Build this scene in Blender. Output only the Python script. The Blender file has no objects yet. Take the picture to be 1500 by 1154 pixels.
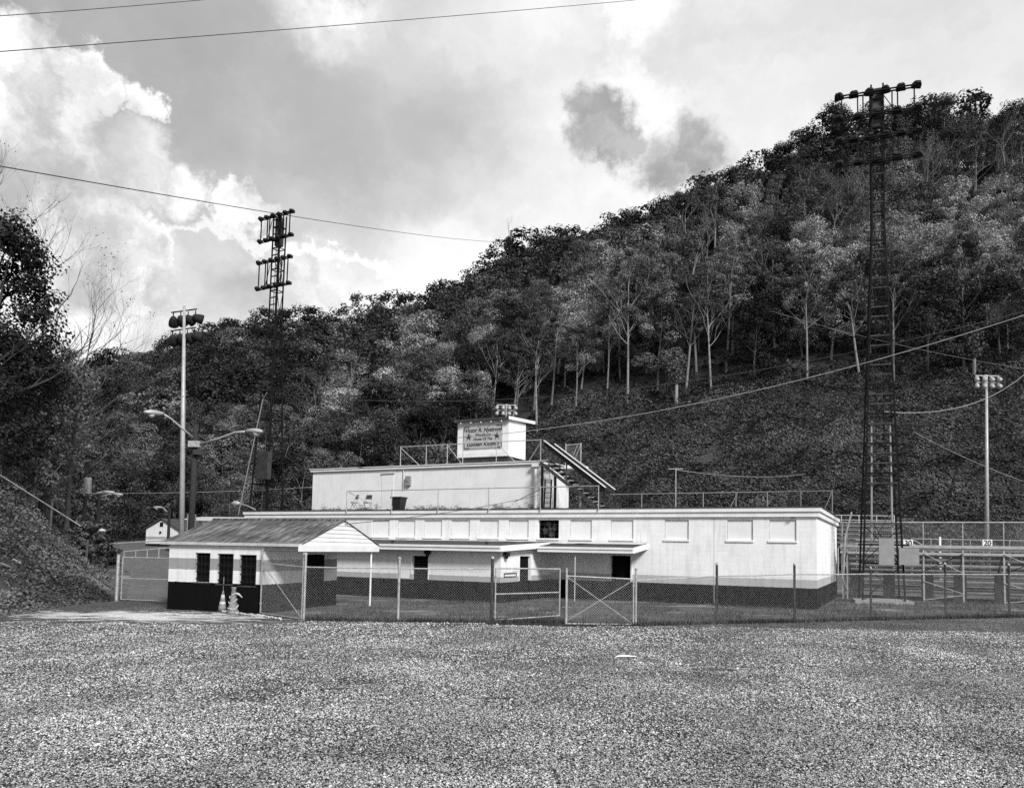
import bpy, math, random
import numpy as np
from mathutils import Vector, Matrix, noise as mnoise
random.seed(7); rng = np.random.default_rng(7)
R = math.radians
scene = bpy.context.scene
col = scene.collection

# ------------------------------------------------------------------ camera
EYE = 2.2; FPX = 1137.0; PITCH = R(3.5); ROLL = R(1.0); PY0 = 733.5
cam_d = bpy.data.cameras.new('camera'); cam = bpy.data.objects.new('camera', cam_d); col.objects.link(cam)
cam_d.sensor_width = 36; cam_d.lens = FPX / 1500 * 36
cam_d.shift_y = (PY0 - 577) / 1500
cam_d.clip_start = 0.1; cam_d.clip_end = 3000
CAMROT = Matrix.Rotation(math.pi / 2 + PITCH, 3, 'X') @ Matrix.Rotation(ROLL, 3, 'Z')
cam.matrix_world = Matrix.Translation((0, 0, EYE)) @ CAMROT.to_4x4()
scene.camera = cam
scene.render.resolution_x = 1024; scene.render.resolution_y = 787

# survey helpers: sight lines of the photograph -> points of the place
def ray(x, y): return CAMROT @ Vector((x - 750, -(y - PY0), -FPX))
def at(x, y, Y): d = ray(x, y); return Vector((0, 0, EYE)) + d * (Y / d.y)
def gnd(x, y, z=0.0): d = ray(x, y); return Vector((0, 0, EYE)) + d * ((z - EYE) / d.z)
def proj(P):
    c = CAMROT.transposed() @ (Vector(P) - Vector((0, 0, EYE)))
    return 750 + FPX * c.x / -c.z, PY0 - FPX * c.y / -c.z

# ------------------------------------------------------------------ world / sky
SUN_EL, SUN_TH = R(37), R(62)      # elevation, angle from +x towards the viewer
sun_dir = Vector((math.cos(SUN_EL) * math.cos(SUN_TH), -math.cos(SUN_EL) * math.sin(SUN_TH), math.sin(SUN_EL)))
world = bpy.data.worlds.new('World'); scene.world = world; world.use_nodes = True
wn = world.node_tree; wn.nodes.clear()
class NT:
    def __init__(s, t): s.t = t
    def n(s, typ, **kw):
        nd = s.t.nodes.new(typ)
        for k, v in kw.items(): setattr(nd, k, v)
        return nd
    def l(s, a, b): s.t.links.new(a, b)
    def put(s, sock, v):
        if hasattr(v, 'is_output') or isinstance(v, bpy.types.NodeSocket): s.l(v, sock)
        else: sock.default_value = v
    def math(s, op, a, b=0.0, c=None, clamp=False):
        m = s.n('ShaderNodeMath', operation=op); m.use_clamp = clamp
        s.put(m.inputs[0], a); s.put(m.inputs[1], b)
        if c is not None: s.put(m.inputs[2], c)
        return m.outputs[0]
    def vmath(s, op, a, b=(0, 0, 0)):
        m = s.n('ShaderNodeVectorMath', operation=op); s.put(m.inputs[0], a); s.put(m.inputs[1], b)
        return m.outputs['Value'] if op in ('DISTANCE', 'DOT_PRODUCT', 'LENGTH') else m.outputs[0]
    def noise(s, vec, scale, detail=4, rough=0.55, dist=0.0, out=0):
        m = s.n('ShaderNodeTexNoise'); s.put(m.inputs['Vector'], vec)
        m.inputs['Scale'].default_value = scale; m.inputs['Detail'].default_value = detail
        m.inputs['Roughness'].default_value = rough; m.inputs['Distortion'].default_value = dist
        return m.outputs[out]
    def mr(s, v, a, b, c=0.0, d=1.0, smooth=True):
        m = s.n('ShaderNodeMapRange'); m.interpolation_type = 'SMOOTHSTEP' if smooth else 'LINEAR'; m.clamp = True
        s.put(m.inputs[0], v)
        for i, q in zip((1, 2, 3, 4), (a, b, c, d)): s.put(m.inputs[i], q)
        return m.outputs[0]
    def mix(s, f, a, b):
        m = s.n('ShaderNodeMix'); m.data_type = 'FLOAT'
        s.put(m.inputs[0], f); s.put(m.inputs[2], a); s.put(m.inputs[3], b); return m.outputs[0]

W = NT(wn)
tc = W.n('ShaderNodeTexCoord').outputs['Generated']
sky = W.n('ShaderNodeTexSky'); sky.sky_type = 'NISHITA'; sky.sun_disc = False
sky.sun_elevation = SUN_EL; sky.sun_rotation = math.pi / 2 + SUN_TH
sky.air_density = 1.0; sky.dust_density = 2.0
bw = W.n('ShaderNodeRGBToBW'); W.l(sky.outputs[0], bw.inputs[0])
clear = W.math('MINIMUM', bw.outputs[0], 4.5)
# drifting warp so that every cloud edge is ragged
w1 = W.noise(tc, 5.0, 6, 0.6, out=1); w1 = W.vmath('SUBTRACT', w1, (0.5, 0.5, 0.5))
w1 = W.vmath('MULTIPLY', w1, (0.22, 0.22, 0.22))
w2 = W.noise(tc, 17.0, 9, 0.66, out=1); w2 = W.vmath('SUBTRACT', w2, (0.5, 0.5, 0.5))
w2 = W.vmath('MULTIPLY', w2, (0.085, 0.085, 0.085))
wdir = W.vmath('ADD', W.vmath('ADD', tc, w1), w2)
wfine = W.vmath('ADD', tc, W.vmath('MULTIPLY', w2, (1.3, 1.3, 1.3)))
def sdir(x, y): return tuple(ray(x, y).normalized())
def blob(x, y, rpx, soft, vec=wfine, squash=1.0):
    c = Vector(sdir(x, y)); rad = rpx / 1137 * (1 - 0.25 * abs(x - 750) / 750)
    d = W.vmath('SUBTRACT', vec, tuple(c))
    if squash != 1.0: d = W.vmath('MULTIPLY', d, (1, 1, squash))
    d = W.vmath('LENGTH', d)
    return W.mr(d, rad * (1 + soft), rad * (1 - soft))
def union(L):
    v = L[0]
    for q in L[1:]: v = W.math('MAXIMUM', v, q)
    return v
# high even veil with long grey streaks
veil_n = W.noise(W.vmath('MULTIPLY', wdir, (1.0, 1.0, 2.6)), 2.3, 5, 0.5)
veil = W.mix(W.mr(veil_n, 0.36, 0.64), 4.2, 6.5)
veil = W.math('ADD', veil, W.mr(W.noise(W.vmath('MULTIPLY', wfine, (1.0, 1.0, 2.0)), 7.0, 6, 0.55), 0.3, 0.7, -0.8, 0.8))
base = W.mix(0.2, veil, clear)
# the veil thins to white towards the right-hand ridge and the horizon
glow = W.math('MULTIPLY', W.mr(W.vmath('DOT_PRODUCT', tc, sdir(1250, 60)), 0.60, 1.0), 4.3)
base = W.math('ADD', base, glow)
sep = W.n('ShaderNodeSeparateXYZ'); W.l(tc, sep.inputs[0])
hor = W.mr(sep.outputs[2], 0.50, 0.16)
base = W.math('ADD', base, W.math('MULTIPLY', hor, 2.7))
# grey bank in the middle of the sky
grey = union([blob(300, 200, 120, 0.8, wdir, 1.5), blob(470, 190, 150, 0.8, wdir, 1.6), blob(330, 70, 150, 0.9, wdir), blob(620, 210, 130, 0.9, wdir, 1.8)])
base = W.mix(W.math('MULTIPLY', grey, 0.7), base, 3.9)
# white cumulus on the left
cum = union([blob(20, 110, 100, 0.16), blob(95, 118, 66, 0.13), blob(130, 150, 34, 0.2), blob(40, 215, 120, 0.22), blob(198, 148, 30, 0.2), blob(205, 240, 52, 0.42),
             blob(120, 335, 92, 0.18), blob(195, 345, 52, 0.2), blob(60, 420, 125, 0.3), blob(190, 420, 80, 0.45), blob(280, 278, 30, 0.5),
             blob(350, 300, 38, 0.2), blob(400, 312, 24, 0.3), blob(450, 415, 62, 0.3), blob(490, 5, 56, 0.85), blob(930, 5, 50, 0.7)])
cumn = W.mr(W.noise(wfine, 9.0, 7, 0.58), 0.30, 0.58, 6.2, 11.0)
sky2 = W.mix(cum, base, cumn)
shade = union([blob(180, 212, 50, 0.7), blob(110, 262, 40, 0.9), blob(25, 300, 40, 0.9), blob(150, 428, 40, 0.9), blob(370, 425, 60, 0.9, wfine, 2.0), blob(80, 190, 24, 0.9)])
sky2 = W.mix(W.math('MULTIPLY', shade, 0.62), sky2, 4.4)
# the small grey-bellied cumulus over the ridge, lit from behind at its upper right
halo = union([blob(912, 158, 58, 0.22), blob(960, 200, 60, 0.35), blob(1020, 225, 58, 0.45), blob(1010, 268, 36, 0.35)])
sky2 = W.mix(W.math('MULTIPLY', halo, 0.9), sky2, 10.2)
belly = union([blob(878, 180, 50, 0.28), blob(905, 208, 36, 0.35), blob(842, 168, 24, 0.5), blob(1025, 222, 42, 0.55), blob(968, 240, 40, 0.45)])
bellyv = W.mr(W.noise(wfine, 14.0, 5, 0.55), 0.35, 0.65, 3.7, 5.6)
sky2 = W.mix(W.math('MULTIPLY', belly, 0.95), sky2, bellyv)
# contrail: a band about a great circle
pa, pb = Vector(sdir(205, 312)), Vector(sdir(560, 392)); nrm = pa.cross(pb).normalized(); mid = (pa + pb).normalized()
tr = W.math('ABSOLUTE', W.vmath('DOT_PRODUCT', wfine, tuple(nrm)))
tr = W.mr(tr, 0.010, 0.002)
tr = W.math('MULTIPLY', tr, W.mr(W.vmath('DOT_PRODUCT', tc, tuple(mid)), math.cos(0.16), math.cos(0.10)))
sky2 = W.math('ADD', sky2, W.math('MULTIPLY', tr, 3.0))
bg = W.n('ShaderNodeBackground'); bg.inputs[1].default_value = 0.1
W.l(sky2, bg.inputs[0]); wo = W.n('ShaderNodeOutputWorld'); W.l(bg.outputs[0], wo.inputs[0])
world.cycles.sampling_method = 'MANUAL'; world.cycles.sample_map_resolution = 512

sun_l = bpy.data.lights.new('sun', 'SUN'); sun_l.energy = 4.7; sun_l.angle = R(14); sun_l.color = (1, 1, 1)
sun = bpy.data.objects.new('sun', sun_l); col.objects.link(sun); sun.rotation_euler = sun_dir.to_track_quat('Z', 'Y').to_euler(); sun.location = (30, -30, 60)
vs = scene.view_settings; vs.view_transform = 'Standard'; vs.look = 'None'; vs.exposure = 0.0; vs.gamma = 1.0
try: vs.use_curve_mapping = False
except Exception: pass
scene.render.engine = 'CYCLES'
scene.cycles.use_denoising = False
scene.cycles.max_bounces = 5; scene.cycles.diffuse_bounces = 3; scene.cycles.glossy_bounces = 2; scene.cycles.transmission_bounces = 2

# ------------------------------------------------------------------ materials (the photograph is black and white, so every colour is a grey)
def g(v): return (v, v, v, 1)
MATS = {}
def mat(name, lo, hi=None, scale=3.0, rough=0.8, metal=0.0, bump=0.0, bscale=30.0, detail=5, island=0.0, objrand=0.0, spec=0.3, coord='Object', transl=0.0):
    m = bpy.data.materials.new(name); m.use_nodes = True; t = NT(m.node_tree); t.t.nodes.clear()
    hi = lo if hi is None else hi
    p = t.n('ShaderNodeBsdfPrincipled'); o = t.n('ShaderNodeOutputMaterial')
    p.inputs['Roughness'].default_value = rough; p.inputs['Metallic'].default_value = metal
    p.inputs['Specular IOR Level'].default_value = spec
    v = t.n('ShaderNodeTexCoord').outputs[coord]
    c = t.mr(t.noise(v, scale, detail, 0.6), 0.3, 0.7, lo, hi) if hi != lo else lo
    if island:
        ri = t.n('ShaderNodeNewGeometry').outputs['Random Per Island']
        c = t.math('MULTIPLY', c, t.mr(ri, 0, 1, 1 - island, 1 + island, False))
    if objrand:
        orr = t.n('ShaderNodeObjectInfo').outputs['Random']
        c = t.math('MULTIPLY', c, t.mr(orr, 0, 1, 1 - objrand, 1 + objrand, False))
    t.put(p.inputs['Base Color'], c if not isinstance(c, float) else g(c))
    if bump:
        b = t.n('ShaderNodeBump'); b.inputs['Strength'].default_value = bump; b.inputs['Distance'].default_value = 0.02
        t.l(t.noise(v, bscale, 6, 0.65), b.inputs['Height']); t.l(b.outputs[0], p.inputs['Normal'])
    if transl:
        tb = t.n('ShaderNodeBsdfTranslucent'); t.put(tb.inputs[0], c if not isinstance(c, float) else g(c))
        mx = t.n('ShaderNodeMixShader'); mx.inputs[0].default_value = transl
        t.l(p.outputs[0], mx.inputs[1]); t.l(tb.outputs[0], mx.inputs[2]); t.l(mx.outputs[0], o.inputs[0])
    else: t.l(p.outputs[0], o.inputs[0])
    MATS[name] = m; return m

def block_mat(name, bands, dirt=0.18, joint=0.3):
    """painted concrete block; bands = [(z_from, value)] rising"""
    m = bpy.data.materials.new(name); m.use_nodes = True; t = NT(m.node_tree); t.t.nodes.clear()
    p = t.n('ShaderNodeBsdfPrincipled'); o = t.n('ShaderNodeOutputMaterial'); t.l(p.outputs[0], o.inputs[0])
    p.inputs['Roughness'].default_value = 0.8; p.inputs['Specular IOR Level'].default_value = 0.06
    v = t.n('ShaderNodeTexCoord').outputs['Object']
    s = t.n('ShaderNodeSeparateXYZ'); t.l(v, s.inputs[0])
    zz = t.math('ADD', s.outputs[2], t.math('MULTIPLY', t.math('SUBTRACT', t.noise(v, 5, 6, 0.7), 0.5), 0.07))
    c = bands[0][1]
    for z0, val in bands[1:]: c = t.mix(t.math('GREATER_THAN', zz, z0), c, val)
    u = t.math('ADD', s.outputs[0], s.outputs[1])
    cb = t.n('ShaderNodeCombineXYZ'); t.l(u, cb.inputs[0]); t.l(s.outputs[2], cb.inputs[1])
    br = t.n('ShaderNodeTexBrick'); t.l(cb.outputs[0], br.inputs['Vector'])
    br.inputs['Scale'].default_value = 1.0; br.inputs['Brick Width'].default_value = 0.406; br.inputs['Row Height'].default_value = 0.203
    br.inputs['Mortar Size'].default_value = 0.008; br.inputs['Mortar Smooth'].default_value = 0.3
    br.inputs['Color1'].default_value = g(1.0); br.inputs['Color2'].default_value = g(0.97); br.inputs['Mortar'].default_value = g(0.93)
    bb = t.n('ShaderNodeRGBToBW'); t.l(br.outputs['Color'], bb.inputs[0])
    # rain streaks: noise stretched in z, and chalky patches
    st = t.noise(t.vmath('MULTIPLY', v, (2.2, 2.2, 0.25)), 2.0, 6, 0.65)
    stv = t.mr(st, 0.45, 0.75, 1.0, 1.0 - dirt)
    pt = t.mr(t.noise(v, 1.1, 6, 0.7), 0.35, 0.7, 1.0, 1.0 - dirt * 0.6)
    c = t.math('MULTIPLY', t.math('MULTIPLY', t.math('MULTIPLY', c, bb.outputs[0]), stv), pt)
    t.put(p.inputs['Base Color'], c)
    h = t.math('ADD', t.math('MULTIPLY', br.outputs['Fac'], -1.0), t.math('MULTIPLY', t.noise(v, 60, 4), 0.35))
    b = t.n('ShaderNodeBump'); b.inputs['Strength'].default_value = joint; b.inputs['Distance'].default_value = 0.006
    t.l(h, b.inputs['Height']); t.l(b.outputs[0], p.inputs['Normal'])
    MATS[name] = m; return m

block_mat('field_house_paint', [(0, 0.007), (0.83, 0.48), (1.16, 0.84)])
block_mat('annex_paint', [(0, 0.007), (0.82, 0.40), (1.04, 0.82)])
block_mat('booth_paint', [(0, 0.006), (0.92, 0.74), (1.33, 0.30), (1.70, 0.74)], 0.2)
block_mat('house_paint', [(0, 0.02), (0.55, 0.62), (1.0, 0.33), (1.3, 0.66)])
mat('stucco', 0.74, 0.66, 1.2, 0.85, bump=0.25, bscale=14)
def upper_stucco():
    m = mat('upper_stucco', 0.76, 0.68, 1.2, 0.85, bump=0.25, bscale=14); t = NT(m.node_tree); p = [n for n in t.t.nodes if n.type == 'BSDF_PRINCIPLED'][0]
    src = p.inputs['Base Color'].links[0].from_socket; v = t.n('ShaderNodeTexCoord').outputs['Object']; sp = t.n('ShaderNodeSeparateXYZ'); t.l(v, sp.inputs[0])
    nz = t.noise(t.vmath('MULTIPLY', v, (1.0, 1.0, 1.6)), 2.6, 7, 0.72)
    mould = t.mr(t.math('ADD', t.math('SUBTRACT', sp.outputs[2], 4.2), t.math('MULTIPLY', t.math('SUBTRACT', 0.52, nz), 2.4)), 0.30, -0.12)   # mildew creeping up from the roof
    st = t.mr(t.noise(t.vmath('MULTIPLY', v, (2.5, 2.5, 0.22)), 1.6, 6, 0.65), 0.5, 0.78, 0.0, 0.3)
    c = t.mix(t.math('MULTIPLY', mould, 0.8), t.mix(st, src, 0.35), 0.09); t.put(p.inputs['Base Color'], c)
upper_stucco()
mat('white_trim', 0.80, 0.70, 2.0, 0.6, bump=0.05)
mat('white_board', 0.78, 0.72, 1.5, 0.6)
mat('dull_trim', 0.5, 0.36, 2.5, 0.8, bump=0.1)
mat('dark_opening', 0.006, rough=0.9, spec=0.1)
mat('iron', 0.014, 0.008, 8, 0.8, 0.0, spec=0.08)
mat('rust_iron', 0.075, 0.03, 6, 0.85, 0.0, spec=0.1, bump=0.2, bscale=40)
mat('galvanised', 0.50, 0.30, 9, 0.5, 0.35)
mat('wire', 0.40, 0.28, 5, 0.5, 0.2)
mat('grey_box', 0.30, 0.24, 3, 0.55, 0.2)
mat('dark_box', 0.03, 0.05, 3, 0.6)
mat('aluminium', 0.55, 0.40, 6, 0.42, 0.5)
mat('plank_metal', 0.34, 0.22, 5, 0.5, 0.4, bump=0.1)
mat('lamp_grey', 0.42, 0.30, 5, 0.45, 0.3)
mat('lamp_dark', 0.025, 0.015, 5, 0.7, spec=0.15)
mat('lens_glass', 0.55, 0.5, 5, 0.2)
mat('riser_metal', 0.72, 0.6, 5, 0.5)
mat('pole_steel', 0.42, 0.33, 2.0, 0.5, 0.2)
mat('pole_wood', 0.035, 0.018, 9, 0.9, bump=0.5, bscale=20)
mat('tar', 0.03, 0.07, 4, 0.9, bump=0.4)
mat('membrane', 0.62, 0.45, 4, 0.7)
mat('cable', 0.05, 0.035, 3, 0.7)
mat('cable_light', 0.36, 0.24, 3, 0.6)
mat('concrete', 0.32, 0.22, 6, 0.9, bump=0.4)
mat('bark', 0.09, 0.04, 6, 0.95, bump=0.6, bscale=15)
mat('bark_pale', 0.25, 0.13, 3, 0.95, bump=0.4, bscale=15, objrand=0.3)
mat('leaf_dark', 0.042, 0.022, 0.5, 0.75, island=0.5, objrand=0.35, transl=0.12, spec=0.06)
mat('leaf_mid', 0.09, 0.05, 0.4, 0.75, island=0.5, objrand=0.35, transl=0.15, spec=0.06)
mat('leaf_light', 0.21, 0.11, 0.35, 0.75, island=0.45, objrand=0.3, transl=0.18, spec=0.06)
mat('leaf_pale', 0.40, 0.23, 0.35, 0.75, island=0.4, objrand=0.22, transl=0.2, spec=0.06)
mat('kudzu_leaf', 0.10, 0.032, 0.16, 0.6, island=0.55, transl=0.1, spec=0.06)
mat('bank_leaf', 0.14, 0.035, 0.35, 0.8, island=0.7, transl=0.1, spec=0.06)
mat('litter', 0.05, 0.025, 0.8, 0.95, bump=0.6, bscale=6)
def stone_material():
    m = bpy.data.materials.new('stone'); m.use_nodes = True; t = NT(m.node_tree); t.t.nodes.clear()
    p = t.n('ShaderNodeBsdfPrincipled'); o = t.n('ShaderNodeOutputMaterial'); t.l(p.outputs[0], o.inputs[0])
    p.inputs['Roughness'].default_value = 0.95; p.inputs['Specular IOR Level'].default_value = 0.1
    pos = t.n('ShaderNodeNewGeometry').outputs['Position']
    r_ = t.n('ShaderNodeObjectInfo').outputs['Random']
    c = t.mr(r_, 0, 1, 0.10, 0.68, False)
    c = t.math('MULTIPLY', c, t.mr(t.noise(pos, 0.28, 6, 0.6, 0.4), 0.36, 0.64, 0.74, 1.14))          # dusty and mud-stained areas
    rot = t.n('ShaderNodeVectorRotate'); rot.rotation_type = 'Z_AXIS'; t.l(pos, rot.inputs['Vector']); rot.inputs['Angle'].default_value = 0.35
    c = t.math('MULTIPLY', c, t.mr(t.noise(t.vmath('MULTIPLY', rot.outputs[0], (0.9, 0.10, 1)), 0.8, 5, 0.6, 0.3), 0.38, 0.62, 0.82, 1.10))   # wheel tracks
    t.put(p.inputs['Base Color'], c); MATS['stone'] = m
stone_material()
mat('grass_blade', 0.12, 0.05, 0.6, 0.8, island=0.5, transl=0.2, spec=0.06)
mat('cone_skin', 0.22, 0.16, 5, 0.6)
mat('cone_band', 0.5, 0.4, 5, 0.5)
mat('plastic_bin', 0.02, rough=0.5)
mat('rag', 0.6, 0.3, 6, 0.9, bump=0.3)
mat('asphalt_road', 0.11, 0.07, 1.5, 0.9, bump=0.3)
mat('ink', 0.02, rough=0.6)
mat('sign_ground', 0.42, 0.35, 4, 0.6)

# ------------------------------------------------------------------ mesh helper
class MB:
    def __init__(s): s.v = []; s.f = []; s.sm = []
    def add(s, vs, fs):
        o = len(s.v); s.v += [tuple(q) for q in vs]; s.f += [tuple(i + o for i in q) for q in fs]; return s
    def box(s, x0, x1, y0, y1, z0, z1):
        return s.add([(x0,y0,z0),(x1,y0,z0),(x1,y1,z0),(x0,y1,z0),(x0,y0,z1),(x1,y0,z1),(x1,y1,z1),(x0,y1,z1)],
                     [(0,3,2,1),(4,5,6,7),(0,1,5,4),(1,2,6,5),(2,3,7,6),(3,0,4,7)])
    def beam(s, a, b, w, h, up=(0, 0, 1)):
        a, b = Vector(a), Vector(b); d = (b - a).normalized(); up = Vector(up)
        if abs(d.dot(up)) > 0.98: up = Vector((1, 0, 0))
        x = d.cross(up).normalized() * (w / 2); y = x.cross(d).normalized() * (h / 2)
        vs = [p + i * x + j * y for p in (a, b) for i, j in ((-1,-1),(1,-1),(1,1),(-1,1))]
        return s.add(vs, [(0,1,2,3),(7,6,5,4),(0,4,5,1),(1,5,6,2),(2,6,7,3),(3,7,4,0)])
    def tube(s, pts, rad, n=6, cap=True):
        pts = [Vector(p) for p in pts]; m = len(pts)
        if not hasattr(rad, '__len__'): rad = [rad] * m
        o = len(s.v); ref = Vector((0.13, 0.21, 0.97))
        for i, p in enumerate(pts):
            d = (pts[min(i + 1, m - 1)] - pts[max(i - 1, 0)]).normalized()
            rf = ref if abs(d.dot(ref)) < 0.95 else Vector((1, 0, 0))
            x = d.cross(rf).normalized(); y = d.cross(x)
            for k in range(n):
                a = 2 * math.pi * k / n; s.v.append(tuple(p + (x * math.cos(a) + y * math.sin(a)) * rad[i]))
        for i in range(m - 1):
            for k in range(n):
                k2 = (k + 1) % n; s.f.append((o + i*n + k, o + i*n + k2, o + (i+1)*n + k2, o + (i+1)*n + k))
        if cap:
            s.f.append(tuple(o + k for k in range(n))[::-1]); s.f.append(tuple(o + (m-1)*n + k for k in range(n)))
        return s
    def poly(s, pts, ext):
        n = len(pts); e = Vector(ext); vs = [Vector(p) for p in pts]; vs = vs + [p + e for p in vs]
        return s.add(vs, [tuple(range(n))[::-1], tuple(range(n, 2*n))] + [(i, (i+1) % n, (i+1) % n + n, i + n) for i in range(n)])
    def lathe(s, prof, axis=(0, 0, 1), org=(0, 0, 0), n=12):
        a = Vector(axis).normalized(); rf = Vector((0, 0, 1)) if abs(a.z) < 0.9 else Vector((1, 0, 0))
        x = a.cross(rf).normalized(); y = a.cross(x); o = len(s.v)
        for r, h in prof:
            for k in range(n):
                t = 2 * math.pi * k / n; s.v.append(tuple(Vector(org) + a * h + (x * math.cos(t) + y * math.sin(t)) * r))
        m = len(prof)
        for i in range(m - 1):
            for k in range(n):
                k2 = (k + 1) % n; s.f.append((o+i*n+k, o+i*n+k2, o+(i+1)*n+k2, o+(i+1)*n+k))
        s.f.append(tuple(o + k for k in range(n))[::-1]); s.f.append(tuple(o + (m-1)*n + k for k in range(n)))
        return s
    def build(s, name, m, parent=None, loc=None, smooth=False):
        me = bpy.data.meshes.new(name); me.from_pydata(s.v, [], s.f); me.update()
        me.materials.append(MATS[m] if isinstance(m, str) else m)
        if smooth: me.polygons.foreach_set('use_smooth', [True] * len(me.polygons))
        return link(name, me, parent, loc)
def link(name, data, parent=None, loc=None):
    o = bpy.data.objects.new(name, data); col.objects.link(o)
    if parent is not None: o.parent = parent
    if loc is not None: o.location = loc
    return o
def tag(o, label=None, cat=None, group=None, kind=None):
    for k, v in (('label', label), ('category', cat), ('group', group), ('kind', kind)):
        if v: o[k] = v
    return o
def thing(name, label, cat, loc=(0, 0, 0), rz=0.0, group=None):
    o = bpy.data.objects.new(name, None); col.objects.link(o); o.location = loc; o.rotation_euler = (0, 0, rz)
    o.empty_display_size = 0.3
    return tag(o, label, cat, group)
def copy_tree(o, parent=None):
    c = o.copy(); col.objects.link(c); c.parent = parent
    for ch in o.children: copy_tree(ch, c)
    return c
def quads_mesh(name, V, mats, smooth=False):
    """V: (N,4,3) array -> mesh of N separate quads"""
    n = len(V); me = bpy.data.meshes.new(name)
    me.vertices.add(n * 4); me.vertices.foreach_set('co', np.ascontiguousarray(V, dtype=np.float32).reshape(-1))
    me.loops.add(n * 4); me.loops.foreach_set('vertex_index', np.arange(n * 4, dtype=np.int32))
    me.polygons.add(n); me.polygons.foreach_set('loop_start', np.arange(0, n * 4, 4, dtype=np.int32))
    me.polygons.foreach_set('loop_total', np.full(n, 4, dtype=np.int32))
    me.update(calc_edges=True); me.validate()
    for m in mats: me.materials.append(MATS[m])
    return me
def leaf_quads(C, Nn, size, aspect=0.6):
    """leaf-shaped rhombs at centres C with normals Nn"""
    n = len(C); Nn = Nn / (np.linalg.norm(Nn, axis=1, keepdims=True) + 1e-9)
    rv = rng.normal(size=(n, 3)); T = np.cross(Nn, rv); T /= (np.linalg.norm(T, axis=1, keepdims=True) + 1e-9)
    Bv = np.cross(Nn, T); s = np.asarray(size).reshape(-1, 1) if np.ndim(size) else size
    a = T * s * 0.5; b = Bv * s * 0.5 * aspect
    fold = Nn * s * 0.12
    return np.stack([C - a, C - b * 1.0 + fold, C + a, C + b * 1.0 + fold], axis=1)

def wall_open(mb, x0, x1, z0, z1, ops, y=0.0, depth=0.2):
    """a front wall in plane y (facing -y) with real openings and reveals"""
    xs = sorted({x0, x1, *[o[0] for o in ops], *[o[1] for o in ops]}); zs = sorted({z0, z1, *[o[2] for o in ops], *[o[3] for o in ops]})
    for i in range(len(xs) - 1):
        for j in range(len(zs) - 1):
            cx, cz = (xs[i] + xs[i+1]) / 2, (zs[j] + zs[j+1]) / 2
            if any(o[0] < cx < o[1] and o[2] < cz < o[3] for o in ops): continue
            mb.add([(xs[i],y,zs[j]),(xs[i+1],y,zs[j]),(xs[i+1],y,zs[j+1]),(xs[i],y,zs[j+1])], [(0,1,2,3)])
    for a, b, c, d in ops:
        e = y + depth
        mb.add([(a,y,c),(a,e,c),(a,e,d),(a,y,d)], [(0,1,2,3)]); mb.add([(b,y,c),(b,y,d),(b,e,d),(b,e,c)], [(0,1,2,3)])
        mb.add([(a,y,d),(a,e,d),(b,e,d),(b,y,d)], [(0,1,2,3)]); mb.add([(a,y,c),(b,y,c),(b,e,c),(a,e,c)], [(0,1,2,3)])
    return mb

# ------------------------------------------------------------------ ground
def sheet(name, pts, z, m):
    mb = MB(); mb.add([(p[0], p[1], z) for p in pts], [tuple(range(len(pts)))]); o = mb.build(name, m); return tag(o, kind='structure')

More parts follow.
